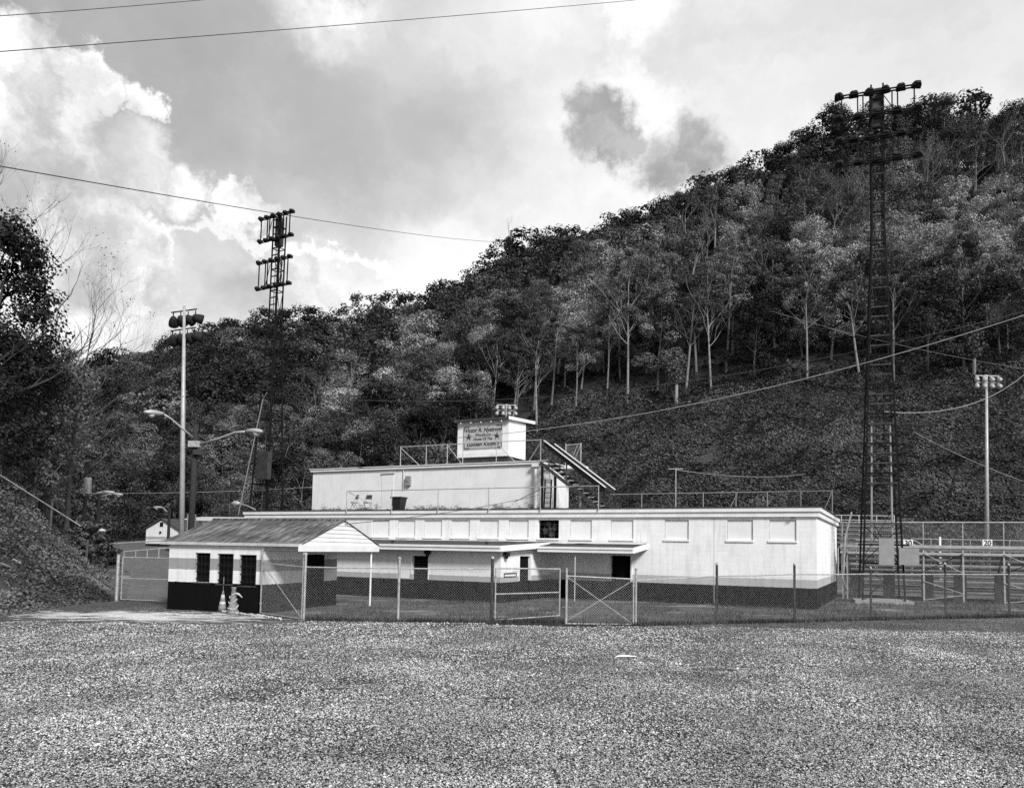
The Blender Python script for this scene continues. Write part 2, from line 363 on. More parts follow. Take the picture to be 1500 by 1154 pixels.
def lot_material():
    m = bpy.data.materials.new('gravel_lot'); m.use_nodes = True; t = NT(m.node_tree); t.t.nodes.clear()
    p = t.n('ShaderNodeBsdfPrincipled'); o = t.n('ShaderNodeOutputMaterial'); t.l(p.outputs[0], o.inputs[0])
    p.inputs['Roughness'].default_value = 0.95; p.inputs['Specular IOR Level'].default_value = 0.15
    v = t.n('ShaderNodeTexCoord').outputs['Object']
    vo = t.n('ShaderNodeTexVoronoi'); vo.inputs['Scale'].default_value = 32; t.l(v, vo.inputs['Vector'])
    cb = t.n('ShaderNodeRGBToBW'); t.l(vo.outputs['Color'], cb.inputs[0])
    st = t.mr(cb.outputs[0], 0.2, 0.8, 0.03, 0.46, False)
    edge = t.mr(vo.outputs['Distance'], 0.35, 0.6, 1.0, 0.12)
    st = t.math('MULTIPLY', st, edge)
    big = t.mr(t.noise(v, 0.35, 5, 0.6), 0.35, 0.65, 0.7, 1.2)
    st = t.math('MULTIPLY', st, big)
    # damp, trampled soil showing through the stone
    soil_f = t.mr(t.noise(v, 0.55, 7, 0.68, 0.6), 0.55, 0.68)
    st = t.mix(t.math('MULTIPLY', soil_f, 0.6), st, 0.10)
    # spilled pale crusher dust in front of the left gate, streaked by tyres
    sp = t.n('ShaderNodeSeparateXYZ'); t.l(v, sp.inputs[0])
    dx = t.math('MULTIPLY', t.math('SUBTRACT', sp.outputs[0], -11.0), 0.28)
    dy = t.math('MULTIPLY', t.math('SUBTRACT', sp.outputs[1], 23.3), 0.62)
    dd = t.math('SQRT', t.math('ADD', t.math('MULTIPLY', dx, dx), t.math('MULTIPLY', dy, dy)))
    nz = t.noise(t.vmath('MULTIPLY', v, (0.55, 2.0, 1)), 1.3, 10, 0.74, 0.3)
    dust = t.mr(t.math('ADD', dd, t.math('MULTIPLY', t.math('SUBTRACT', nz, 0.5), 6.5)), 0.95, 0.6)
    st = t.mix(t.math('MULTIPLY', dust, t.mr(t.noise(v, 5.0, 6, 0.7), 0.3, 0.6, 0.55, 1.0)), st, 0.74)
    # dark soil margin near the bank
    mg = t.mr(t.math('ADD', sp.outputs[0], t.math('MULTIPLY', nz, 3.0)), -10.5, -13.0)
    mg = t.math('MULTIPLY', mg, t.math('SUBTRACT', 1.0, dust))
    st = t.mix(t.math('MULTIPLY', mg, 0.75), st, t.mr(t.noise(v, 9, 6, 0.7), 0.35, 0.7, 0.03, 0.16))
    t.put(p.inputs['Base Color'], st)
    b = t.n('ShaderNodeBump'); b.inputs['Strength'].default_value = 0.9; b.inputs['Distance'].default_value = 0.03
    t.l(t.math('ADD', t.math('MULTIPLY', vo.outputs['Distance'], -1.0), t.math('MULTIPLY', t.noise(v, 60, 5), 0.6)), b.inputs['Height']); t.l(b.outputs[0], p.inputs['Normal'])
    MATS['gravel_lot'] = m
lot_material()
def yard_material():
    m = bpy.data.materials.new('yard'); m.use_nodes = True; t = NT(m.node_tree); t.t.nodes.clear()
    p = t.n('ShaderNodeBsdfPrincipled'); o = t.n('ShaderNodeOutputMaterial'); t.l(p.outputs[0], o.inputs[0])
    p.inputs['Roughness'].default_value = 0.95; p.inputs['Specular IOR Level'].default_value = 0.15
    v = t.n('ShaderNodeTexCoord').outputs['Object']
    gr = t.mr(t.noise(v, 5, 7, 0.75), 0.3, 0.7, 0.04, 0.13)
    ds = t.mr(t.noise(t.vmath('MULTIPLY', v, (0.5, 1.4, 1)), 0.6, 7, 0.65, 0.4), 0.53, 0.63)
    c = t.mix(t.math('MULTIPLY', ds, 0.85), gr, t.mr(t.noise(v, 20, 4), 0.3, 0.7, 0.17, 0.34))
    t.put(p.inputs['Base Color'], c)
    b = t.n('ShaderNodeBump'); b.inputs['Strength'].default_value = 0.8; b.inputs['Distance'].default_value = 0.04
    t.l(t.noise(v, 25, 6, 0.7), b.inputs['Height']); t.l(b.outputs[0], p.inputs['Normal'])
    MATS['yard'] = m
yard_material()
sheet('ground', [(-900, -60), (900, -60), (900, 1400), (-900, 1400)], 0.0, 'gravel_lot')
FENCE = [(-6.04, 22.91), (-3.29, 22.99), (-0.55, 23.28), (3.70, 23.0), (6.38, 24.12), (9.13, 25.07), (12.18, 26.36), (15.39, 27.6), (18.29, 28.6), (21.6, 29.8), (25.0, 31.2)]
yard_pts = [(-13.5, 30), (-8.2, 24.9), (-6.3, 23.0)] + [(x, y + 0.05) for x, y in FENCE[1:]] + [(60, 46), (60, 78), (-24, 78), (-24, 46)]
sheet('yard', yard_pts, 0.004, 'yard')
sheet('field', [(8, 45), (90, 45), (90, 95), (-20, 95), (-20, 60)], 0.008, 'yard')

# gravel: loose stones scattered over the lot (one mass, instanced stones)
def stone_proto(i):
    mb = MB(); r_ = random.Random(i)
    prof = [(0.45, -0.28), (0.95, 0.0), (0.6, 0.42)]
    n = 6
    for rr, h in prof:
        for k in range(n):
            a = 2 * math.pi * (k + r_.uniform(-0.3, 0.3)) / n; q = rr * r_.uniform(0.75, 1.2)
            mb.v.append((q * math.cos(a), q * math.sin(a) * r_.uniform(0.6, 0.95), h * r_.uniform(0.8, 1.2)))
    for i2 in range(2):
        for k in range(n):
            k2 = (k + 1) % n; mb.f.append((i2*n+k, i2*n+k2, (i2+1)*n+k2, (i2+1)*n+k))
    mb.f.append(tuple(range(n))[::-1]); mb.f.append(tuple(range(2*n, 3*n)))
    return mb
def make_gravel():
    # emitter points with a size attribute: finer near the viewer's feet
    ys = []; P = []
    def band(y0, y1, dens, s0, s1):
        A = 0
        xl, xr = -0.72 * y1 - 2.5, 0.72 * y1 + 2.5
        n = int((xr - xl) * (y1 - y0) * dens)
        x = rng.uniform(xl, xr, n); y = rng.uniform(y0, y1, n); s = rng.uniform(s0, s1, n) * rng.choice([0.7, 1.0, 1.0, 1.0, 1.3, 1.9], n, p=[.3, .25, .2, .15, .08, .02])
        return np.stack([x, y, s], 1)
    A = np.concatenate([band(4.5, 8, 2300, .0055, .0125), band(8, 11, 1500, .0065, .014), band(11, 15, 820, .009, .017), band(15, 19, 420, .012, .021), band(19, 23, 240, .014, .025)])
    fx = np.array([p[0] for p in FENCE]); fy = np.array([p[1] for p in FENCE])
    lim = np.where(A[:, 0] < -6, 23.2, np.interp(A[:, 0], fx, fy)) - 0.25
    keep = (A[:, 1] < lim) & (A[:, 0] > -13.5) & (A[:, 0] < 18)
    # worn, bare patches
    nv = np.array([mnoise.noise((float(x) * 0.45, float(y) * 0.45, 3.1)) for x, y in A[:, :2]])
    nv2 = np.array([mnoise.noise((float(x) * 0.9, float(y) * 1.6, 8.1)) for x, y in A[:, :2]])
    keep &= rng.uniform(0, 1, len(A)) > np.clip(0.12 + nv * 0.7 + nv2 * 0.5, 0, 0.8)
    keep &= ~((A[:, 0] < -6.2 + nv2 * 1.5) & (A[:, 1] > 21.2 + nv2 * 1.4))          # dust and bare soil before the booth
    keep &= rng.uniform(0, 1, len(A)) < np.clip((lim + 0.4 - A[:, 1]) / (1.6 + 2.5 * nv2), 0, 1) ** 0.7
    A = A[keep]; n = len(A)
    me = bpy.data.meshes.new('gravel'); me.vertices.add(n)
    co = np.stack([A[:, 0], A[:, 1], A[:, 2] * 0.12 + 0.001], 1).astype(np.float32); me.vertices.foreach_set('co', co.reshape(-1))
    at_ = me.attributes.new('stone_size', 'FLOAT', 'POINT'); at_.data.foreach_set('value', A[:, 2].astype(np.float32))
    me.materials.append(MATS['stone'])
    o = link('gravel', me); tag(o, 'loose crushed gravel scattered over the car park in the foreground', 'gravel', kind='stuff')
    protos = bpy.data.collections.new('stone_shapes')
    ms = []
    for i in range(5):
        mb = stone_proto(i); m2 = bpy.data.meshes.new('stone'); m2.from_pydata(mb.v, [], mb.f); m2.update(); m2.materials.append(MATS['stone'])
        so = bpy.data.objects.new('stone_shape', m2); protos.objects.link(so); ms.append(so)
    ng = bpy.data.node_groups.new('scatter_stones', 'GeometryNodeTree')
    ng.interface.new_socket('Geometry', in_out='INPUT', socket_type='NodeSocketGeometry'); ng.interface.new_socket('Geometry', in_out='OUTPUT', socket_type='NodeSocketGeometry')
    N = ng.nodes; gi = N.new('NodeGroupInput'); go = N.new('NodeGroupOutput')
    m2p = N.new('GeometryNodeMeshToPoints'); ng.links.new(gi.outputs[0], m2p.inputs[0])
    ci = N.new('GeometryNodeCollectionInfo'); ci.inputs[0].default_value = protos; ci.inputs['Separate Children'].default_value = True; ci.inputs['Reset Children'].default_value = True
    iop = N.new('GeometryNodeInstanceOnPoints'); iop.inputs['Pick Instance'].default_value = True
    rv = N.new('FunctionNodeRandomValue'); rv.data_type = 'FLOAT_VECTOR'; rv.inputs[0].default_value = (-0.5, -0.5, 0); rv.inputs[1].default_value = (0.5, 0.5, 6.283)
    na = N.new('GeometryNodeInputNamedAttribute'); na.data_type = 'FLOAT'; na.inputs[0].default_value = 'stone_size'
    ng.links.new(m2p.outputs[0], iop.inputs['Points']); ng.links.new(ci.outputs[0], iop.inputs['Instance'])
    ng.links.new(rv.outputs[0], iop.inputs['Rotation']); ng.links.new(na.outputs[0], iop.inputs['Scale'])
    ng.links.new(iop.outputs[0], go.inputs[0])
    md = o.modifiers.new('scatter', 'NODES'); md.node_group = ng
make_gravel()

# ------------------------------------------------------------------ field house (main building)
BC = Vector((12.07, 30.70, 0)); BR = R(-26.5)
bex = Vector((math.cos(BR), math.sin(BR), 0)); bey = Vector((-math.sin(BR), math.cos(BR), 0))
def bw_(x, y, z): return BC + bex * x + bey * y + Vector((0, 0, z))       # building frame -> world
def bl(px, py, b):                                                        # sight line on the plane y = b of the building
    d = ray(px, py); t = ((BC - Vector((0, 0, EYE))).dot(bey) + b) / d.dot(bey); Q = Vector((0, 0, EYE)) + d * t - BC
    return Q.dot(bex), Q.z
fh = thing('field_house', 'long white block building with dark base, boarded windows and a raised upper storey', 'building', BC, BR)
LX = -30.4
wins = [-21.54, -19.96, -18.38, -16.80, -15.22, -13.64, -12.10, -10.50, -8.56, -6.12, -3.48, -1.80]
WZ0, WZ1 = 2.70, 3.54
ops = [(x, x + 1.04, WZ0, WZ1) for x in wins] + [(-8.53, -7.62, 0.10, 1.97)]
wm = wall_open(MB(), LX, 0, 0, 3.72, ops, 0, 0.16)
wm.add([(0,0,0),(0,11,0),(0,11,3.72),(0,0,3.72)], [(0,1,2,3)]); wm.add([(LX,11,0),(LX,0,0),(LX,0,3.72),(LX,11,3.72)], [(0,1,2,3)])
wm.add([(0,11,0),(LX,11,0),(LX,11,3.72),(0,11,3.72)], [(0,1,2,3)])
wall = wm.build('wall', 'field_house_paint', fh)
for i, x in enumerate(wins):
    if i == 6:      # the window with the extractor fan
        w = MB(); w.box(x, x + 1.04, 0.30, 0.34, WZ0, WZ1)
        wo_ = w.build('window', 'dark_opening', fh); wo_['label'] = 'open window with a dark extractor fan'
        fr = MB(); cx, cz = x + 0.52, (WZ0 + WZ1) / 2
        for k in range(4):
            a = k * math.pi / 2 + 0.5; ca, sa = math.cos(a), math.sin(a)
            q = [(0.05, -0.05), (0.22, -0.20), (0.36, -0.12), (0.38, 0.06), (0.24, 0.10), (0.06, 0.04)]
            fr.poly([(cx + u * ca - v * sa, 0.20 + 0.10 * (v + 0.1), cz + u * sa + v * ca) for u, v in q], (0, 0.006, 0))
        fr.lathe([(0.07, 0), (0.08, 0.08), (0.05, 0.12)], (0, 1, 0), (cx, 0.14, cz), 10)
        fr.build('fan', 'rust_iron', wo_)
        gd = MB()
        for k in range(5): gd.box(x + 0.04 + k * 0.24, x + 0.055 + k * 0.24, 0.10, 0.11, WZ0, WZ1)
        for k in range(3): gd.box(x, x + 1.04, 0.112, 0.122, WZ0 + 0.2 + k * 0.22, WZ0 + 0.215 + k * 0.22)
        gd.build('guard', 'rust_iron', wo_)
    else:
        w = MB(); w.box(x + 0.03, x + 1.01, 0.05, 0.09, WZ0, WZ1 - 0.03); wo_ = w.build('window', 'white_board', fh)
        f_ = MB(); f_.box(x, x + 0.03, 0.02, 0.10, WZ0, WZ1); f_.box(x + 1.01, x + 1.04, 0.02, 0.10, WZ0, WZ1); f_.box(x + 0.03, x + 1.01, 0.02, 0.10, WZ1 - 0.03, WZ1)
        f_.build('frame', 'dull_trim', wo_)
    s_ = MB(); s_.box(x - 0.04, x + 1.08, -0.05, 0.14, WZ0 - 0.075, WZ0 - 0.002); s_.build('sill', 'white_trim', wo_)
# cornice: two stepped boards round the eaves, dark drip line between
cn = MB()
cn.box(LX - 0.06, 0.10, -0.10, -0.003, 3.66, 3.86); cn.box(LX - 0.12, 0.16, -0.16, -0.003, 3.865, 4.03)
cn.box(0.003, 0.10, -0.003, 11, 3.66, 3.86); cn.box(0.003, 0.16, -0.003, 11, 3.865, 4.03)
cn.build('fascia', 'white_trim', fh)
rf = MB(); rf.box(LX - 0.15, 0.19, -0.19, 11.1, 4.034, 4.075); roof = rf.build('roof', 'tar', fh)
# doorway of the main wall under the canopy
d_ = MB(); d_.box(-8.50, -7.65, 0.22, 0.27, 0.1, 1.95); dr = d_.build('door', 'dark_opening', fh)
f_ = MB(); f_.box(-8.56, -8.53, -0.02, 0.10, 0.84, 2.03); f_.box(-7.62, -7.55, -0.03, 0.10, 0.84, 2.03); f_.box(-8.53, -7.62, -0.03, 0.10, 1.97, 2.03); f_.build('frame', 'white_trim', dr)
d_ = MB(); d_.box(-0.95, -0.80, -0.14, -0.102, 3.61, 3.655); d_.build('soffit_lamp', 'lamp_dark', fh)
d_ = MB(); d_.box(-4.02, -4.0, -0.006, -0.001, 0.1, 3.65); d_.build('expansion_joint', 'dull_trim', fh)
# front annex
AX, AY = -11.45, -5.0
annex = wall_open(MB(), -21.5, AX, 0, 2.2, [(-15.69, -14.89, 0.05, 1.82), (-16.48, -15.78, 0.86, 1.86)], AY, 0.15)
annex.add([(AX,AY,0),(AX,-3.27,0),(AX,-3.27,2.2),(AX,AY,2.2)], [(0,1,2,3)]); annex.add([(AX,-3.27,1.88),(AX,-2.2,1.88),(AX,-2.2,2.2),(AX,-3.27,2.2)], [(0,1,2,3)])
annex.add([(AX,-2.2,0),(AX,-0.005,0),(AX,-0.005,2.2),(AX,-2.2,2.2)], [(0,1,2,3)])
annex.add([(-21.5,-0.005,0),(-21.5,AY,0),(-21.5,AY,2.2),(-21.5,-0.005,2.2)], [(0,1,2,3)])
an = annex.build('annex_wall', 'annex_paint', fh)
d_ = MB(); d_.box(-15.67, -14.91, AY + 0.12, AY + 0.17, 0.05, 1.8); dr = d_.build('door', 'dark_opening', fh)
f_ = MB(); f_.box(-14.89, -14.85, AY - 0.02, AY + 0.1, 0.84, 1.88); f_.box(-15.69, -14.89, AY - 0.02, AY + 0.1, 1.82, 1.88); f_.build('frame', 'white_trim', dr)
d_ = MB()
for k in range(7): d_.box(-15.6, -14.98, AY + 0.09, AY + 0.10, 0.9 + 0.12 * k, 0.915 + 0.12 * k)
d_.build('grille', 'rust_iron', dr)
d_ = MB(); d_.box(-16.46, -15.80, AY + 0.03, AY + 0.06, 0.86, 1.85); d_.build('window', 'white_board', fh)['label'] = 'ticket window closed with a white board'
d_ = MB(); d_.box(AX - 0.16, AX - 0.12, -3.27, -2.2, 0.05, 1.88); dr = d_.build('door', 'dark_opening', fh)
for ya in (-3.33, -2.2): f_ = MB(); f_.box(AX - 0.1, AX + 0.02, ya, ya + 0.06, 0.84, 1.94); f_.build('jamb', 'white_trim', dr)
d_ = MB(); d_.box(AX + 0.003, AX + 0.03, -4.72, -3.58, 1.16, 1.2); d_.box(AX + 0.003, AX + 0.03, -4.72, -3.58, 1.03, 1.06); d_.box(AX + 0.003, AX + 0.03, -4.72, -4.69, 1.06, 1.16); d_.box(AX + 0.003, AX + 0.03, -3.61, -3.58, 1.06, 1.16)
d_.build('notice_frame', 'rust_iron', fh)
d_ = MB(); d_.box(AX + 0.003, AX + 0.02, -3.95, -3.4, 1.25, 1.85); d_.build('notice_board', 'white_board', fh)
for loc in ((-14.87, AY - 0.12, 1.80), (AX + 0.12, -4.72, 1.78)):
    d_ = MB(); d_.box(-0.10, 0.10, -0.10, 0.115, 0.10, 0.26); d_.lathe([(0.05, 0), (0.075, 0.05), (0.075, 0.1)], (0, 0, 1), (0, 0, 0), 8)
    w_ = d_.build('wall_lamp', 'lamp_dark', fh, loc)
# canopy roofs over annex and entrance
def canopy(x0, x1, y0, y1, zf, zb, name):
    c = MB()
    c.add([(x0,y0,zf),(x1,y0,zf),(x1,y1,zb),(x0,y1,zb),(x0,y0,zf+.03),(x1,y0,zf+.03),(x1,y1,zb+.03),(x0,y1,zb+.03)],
          [(0,3,2,1),(4,5,6,7),(0,1,5,4),(1,2,6,5),(2,3,7,6),(3,0,4,7)])
    o = c.build(name, 'tar', fh)
    t_ = MB(); t_.box(x0, x1, y0 - 0.035, y0 - 0.003, zf - 0.20, zf + 0.03); t_.box(x0, x1, y0 - 0.075, y0 - 0.038, zf - 0.06, zf + 0.035)
    zs = zb - zf
    for xx in (x1 + 0.003,):
        t_.add([(xx,y0,zf-.2),(xx+.03,y0,zf-.2),(xx+.03,y1,zb-.2),(xx,y1,zb-.2),(xx,y0,zf+.035),(xx+.03,y0,zf+.035),(xx+.03,y1,zb+.035),(xx,y1,zb+.035)],
               [(0,3,2,1),(4,5,6,7),(0,1,5,4),(1,2,6,5),(2,3,7,6),(3,0,4,7)])
    t_.build('fascia', 'white_trim', o)
    s_ = MB(); s_.add([(x0+.02,y0+.02,zf-.06),(x1-.02,y0+.02,zf-.06),(x1-.02,y1,zb-.06),(x0+.02,y1,zb-.06)], [(0,3,2,1)]); s_.build('soffit', 'dull_trim', o)
    # lapped, buckled membrane along the upper edge
    e = MB(); n = int((x1 - x0) / 0.35)
    top = []; bot = []
    for k in range(n + 1):
        xx = x0 + (x1 - x0) * k / n; zz = zb + 0.05 + 0.03 * mnoise.noise((xx * 1.7, 0, 0)); top.append((xx, y1 - 0.02, zz + 0.02)); bot.append((xx, y1 - 0.7, zf + (zb - zf) * (1 - 0.7 / (y1 - y0)) + 0.055 + 0.04 * mnoise.noise((xx * 1.3, 4, 0))))
    e.add(top + bot, [(k, n + 1 + k, n + 2 + k, k + 1) for k in range(n)]); e.build('membrane', 'membrane', o)
    return o
cv = canopy(-21.6, -11.2, -5.5, -0.05, 2.27, 2.50, 'canopy')
cv2 = canopy(-11.15, -6.85, -2.1, -0.05, 2.28, 2.48, 'canopy')
d_ = MB(); d_.tube([bw_(0,0,0)*0 + Vector((-9.45, -1.98, 0)), Vector((-9.45, -1.98, 2.2))], 0.025, 8); d_.build('post', 'dull_trim', cv2)
for xx in (-16.6, -12.0):
    d_ = MB(); d_.lathe([(0.05, 0), (0.05, 0.12), (0.08, 0.13), (0.08, 0.16)], (0, 0, 1), (xx, -5.2, 2.29), 8); d_.build('vent_pipe', 'dark_box', cv)
# upper storey
UX0, UX1, UY0, UY1, UZ = -27.8, -13.02, 2.5, 5.9, 6.45
us = MB(); us.box(UX0, UX1, UY0, UY1, 4.077, UZ); up = us.build('upper_storey', 'upper_stucco', fh)
uc = MB(); uc.box(UX0 - 0.1, UX1 + 0.1, UY0 - 0.12, UY1 + 0.1, UZ + 0.002, UZ + 0.13); uc.box(UX0 - 0.15, UX1 + 0.15, UY0 - 0.17, UY1 + 0.15, UZ + 0.133, UZ + 0.17); uc.build('cornice', 'white_trim', up)
d_ = MB(); d_.box(-22.85, -22.05, UY0 - 0.02, UY0 - 0.002, 4.1, 6.18); dr = d_.build('door', 'stucco', up)
d_ = MB(); d_.box(-22.9, -22.0, UY0 - 0.07, UY0 - 0.002, 6.2, 6.26); d_.build('hood', 'dull_trim', dr)
d_ = MB(); d_.box(-21.2, -20.9, UY0 - 0.16, UY0 - 0.002, 5.52, 6.04); d_.box(-21.1, -21.0, UY0 - 0.2, UY0 - 0.165, 5.75, 5.9); d_.build('meter_box', 'grey_box', up)
d_ = MB(); d_.tube([(-21.4, UY0 - 0.05, 5.3), (-21.4, UY0 - 0.05, 6.55)], 0.025, 6); d_.build('conduit', 'dull_trim', up)
d_ = MB(); d_.tube([(UX1 - 0.35, UY0 - 0.14, 4.1), (UX1 - 0.35, UY0 - 0.14, 6.42)], 0.075, 10); d_.box(UX1 - 0.5, UX1 - 0.2, UY0 - 0.3, UY0 - 0.01, 6.3, 6.45); d_.build('downpipe', 'white_trim', up)
# leaf litter and moss along the foot of the upper storey, standing above the parapet
def litter_strip(name, x0, x1, y0, y1, z, n, size, parent, m='leaf_dark', h=0.12):
    x = rng.uniform(x0, x1, n); y = rng.uniform(y0, y1, n)
    hh = np.array([max(0, 0.5 + mnoise.noise((float(a) * 0.9, 7, 0))) for a in x]) * h
    C = np.stack([x, y, z + rng.uniform(0, 1, n) * hh], 1); Nn = rng.normal(size=(n, 3)) + [0, 0, 0.8]
    o = link(name, quads_mesh(name, leaf_quads(C, Nn, rng.uniform(0.5, 1.2, n) * size), [m]), parent); o['kind'] = 'stuff'; return o
litter_strip('leaf_litter', -27.6, -12, 2.0, 2.45, 4.08, 2600, 0.08, fh, 'leaf_mid', 0.30)
# announcer's cabin
CX0, CX1, CY0, CY1 = -18.62, -15.50, 3.5, 5.6
cab = thing('announcer_cabin', 'small white cabin carrying the stadium name board on the upper roof', 'cabin', bw_(-17.06, 4.55, 6.62), BR)
def ci(o): o.location = (17.06, -4.55, -6.62); return o
d_ = MB(); d_.box(CX0 + 0.1, CX1 - 0.1, CY0 + 0.12, CY1 - 0.1, 6.63, 7.08); ci(d_.build('shadow_gap_base', 'dark_box', cab))  # dark base filling the shadow gap under the cabin, shade put into its colour
d_ = MB(); d_.box(CX0, CX1, CY0, CY1, 7.082, 9.08); wl = ci(d_.build('wall', 'stucco', cab))
d_ = MB(); d_.add([(CX0-.12,CY0-.25,8.98),(CX1+.12,CY0-.25,8.98),(CX1+.12,CY1+.9,9.2),(CX0-.12,CY1+.9,9.2),(CX0-.12,CY0-.25,9.12),(CX1+.12,CY0-.25,9.12),(CX1+.12,CY1+.9,9.34),(CX0-.12,CY1+.9,9.34)],
        [(0,3,2,1),(4,5,6,7),(0,1,5,4),(1,2,6,5),(2,3,7,6),(3,0,4,7)]); rfc = ci(d_.build('roof', 'tar', cab))
d_ = MB(); d_.add([(CX1+.123,CY0-.27,8.97),(CX1+.15,CY0-.27,8.97),(CX1+.15,CY1+.92,9.19),(CX1+.123,CY1+.92,9.19),(CX1+.123,CY0-.27,9.14),(CX1+.15,CY0-.27,9.14),(CX1+.15,CY1+.92,9.36),(CX1+.123,CY1+.92,9.36)],
        [(0,3,2,1),(4,5,6,7),(0,1,5,4),(1,2,6,5),(2,3,7,6),(3,0,4,7)]); d_.build('fascia', 'white_trim', rfc)
for k in range(5):
    d_ = MB(); d_.lathe([(0.02, 0), (0.05, 0.05), (0.04, 0.1)], (0, 0, -1), (CX0 + 0.3 + k * 0.62, CY0 - 0.2, 8.975), 8); ci(d_.build('eave_lamp', 'lens_glass', cab))
# name board on the cabin
sg = thing('name_board', 'weathered grey board lettered with the stadium name on the rooftop cabin', 'sign', bw_(-17.02, 3.46, 7.55), BR)
d_ = MB(); d_.box(-1.17, 1.17, -0.03, 0.03, 0.0, 1.17); d_.build('panel', 'sign_ground', sg)
for sx in (-1, 1):
    for z0, z1 in ((0.0, 0.02), (1.15, 1.17)):
        d_ = MB(); d_.box(min(sx * 1.17, sx * 0.8), max(sx * 1.17, sx * 0.8), -0.036, -0.031, z0 - 0.01, z1 + 0.012); d_.build('corner_trim', 'ink', sg)
    for z0, z1 in ((0.03, 0.25), (0.92, 1.14)):
        d_ = MB(); xx = sx * 1.15; d_.box(min(xx, xx - sx * 0.035), max(xx, xx - sx * 0.035), -0.037, -0.032, z0, z1); d_.build('corner_trim', 'ink', sg)
    # small horse-and-rider shape, a plain dark cut-out
    pts = [(-.13,.0),(-.08,.10),(-.15,.16),(-.06,.20),(-.05,.30),(.0,.36),(.05,.30),(.05,.22),(.13,.26),(.17,.20),(.10,.15),(.08,.07),(.12,.0),(.07,.0),(.02,.09),(-.06,.08),(-.09,.0)]
    d_ = MB(); d_.poly([(sx * (0.86) - sx * u, -0.031, 0.44 + v) for u, v in pts][:: (1 if sx > 0 else -1)], (0, -0.006, 0)); d_.build('emblem', 'ink', sg)
def lettering(txt, size, z, width, name):
    c = bpy.data.curves.new('txt', 'FONT'); c.body = txt; c.size = size; c.shear = 0.25; c.align_x = 'CENTER'; c.extrude = 0.003; c.offset = size * 0.022; c.space_character = 1.02
    tmp = bpy.data.objects.new('tmp', c); col.objects.link(tmp)
    dg = bpy.context.evaluated_depsgraph_get(); me = bpy.data.meshes.new_from_object(tmp.evaluated_get(dg)); bpy.data.objects.remove(tmp)
    me.materials.clear(); me.materials.append(MATS['ink'])
    co = [v.co.copy() for v in me.vertices]; w = max(q.x for q in co) - min(q.x for q in co)
    for v in me.vertices: v.co = Vector((v.co.x * width / w, -0.036 - v.co.z, v.co.y + z))
    return link(name, me, sg)
lettering('Victor R. Nystrom', 0.31, 0.87, 2.18, 'lettering'); lettering('Stadium', 0.22, 0.63, 0.95, 'lettering')
lettering('Home Of The', 0.19, 0.42, 1.15, 'lettering'); lettering('Golden Knights', 0.29, 0.11, 1.98, 'lettering')

# railings on the roofs
def railing(name, label, pts, posts, h, rad=0.024, mid=None, m='galvanised', braces=(), base=0.0):
    P0 = Vector(pts[0]); t_ = thing(name, label, 'railing', P0)
    q = [Vector(p) - P0 for p in pts]
    d_ = MB(); d_.tube([p + Vector((0, 0, h)) for p in q], rad * 0.9, 6); d_.build('top_rail', m, t_)
    if mid:
        d_ = MB(); d_.tube([p + Vector((0, 0, mid)) for p in q], rad * 0.8, 6); d_.build('mid_rail', m, t_)
    for p in posts:
        p = Vector(p) - P0; d_ = MB(); d_.tube([p + Vector((0, 0, base)), p + Vector((0, 0, h + 0.04))], rad, 6); d_.build('post', m, t_)
    for a, b in braces:
        d_ = MB(); d_.tube([Vector(a) - P0, Vector(b) - P0], rad * 0.8, 6); d_.build('brace', m, t_)
    return t_
px_ = [-23.1, -20.24, -17.46, -14.62, -11.91, -9.07]
lr = railing('roof_railing', 'pipe railing along the front edge of the lower roof above the canopy', [bw_(-23.1, -0.22, 3.95), bw_(-9.07, -0.22, 3.95)], [bw_(x, -0.22, 3.95) for x in px_], 1.10,
        braces=[(bw_(-23.0, -0.2, 5.0), bw_(-21.8, 0.9, 4.2)), (bw_(-9.1, -0.22, 5.0), bw_(-10.1, 0.6, 4.1)), (bw_(-14.5, 2.3, 4.55), bw_(-11.95, -0.2, 4.95))])
rear = []
for px, py in [(893, 718), (940, 722), (1030, 722), (1078, 722), (1124, 722), (1173, 722), (1219, 722)]:
    x, z = bl(px, py, 9.5); rear.append((x, z))
zt = sum(z for x, z in rear) / len(rear)
railing('roof_railing', 'dark chain-link railing along the field side of the lower roof at the right', [bw_(rear[0][0], 9.5, 4.08), bw_(rear[-1][0], 9.5, 4.08)], [bw_(x, 9.5, 4.08) for x, z in rear], zt - 4.08, 0.028, mid=0.25, m='grey_box',
        braces=[(bw_(rear[-1][0], 9.5, zt), bw_(rear[-1][0] - 0.5, 9.5, 4.1)), (bw_(rear[3][0] + .1, 9.5, zt), bw_(rear[3][0] - 0.55, 9.5, 4.1))])
upx = [-22.0, -20.3, -18.95, -17.98, -15.95, -13.4]
railing('roof_railing', 'pipe railing round the upper roof in front of the small cabin', [bw_(x, 3.0, 6.62) for x in (-22.0, -13.4)], [bw_(x, 3.0, 6.62) for x in upx], 1.14, mid=None,
        braces=[(bw_(-22.0, 3.02, 7.7), bw_(-20.9, 3.3, 6.7)), (bw_(-18.95, 3.02, 7.7), bw_(-18.2, 3.3, 6.7)), (bw_(-15.95, 3.02, 7.72), bw_(-14.9, 3.2, 6.66)), (bw_(-13.4, 3.05, 7.7), bw_(-14.3, 3.4, 6.66))])
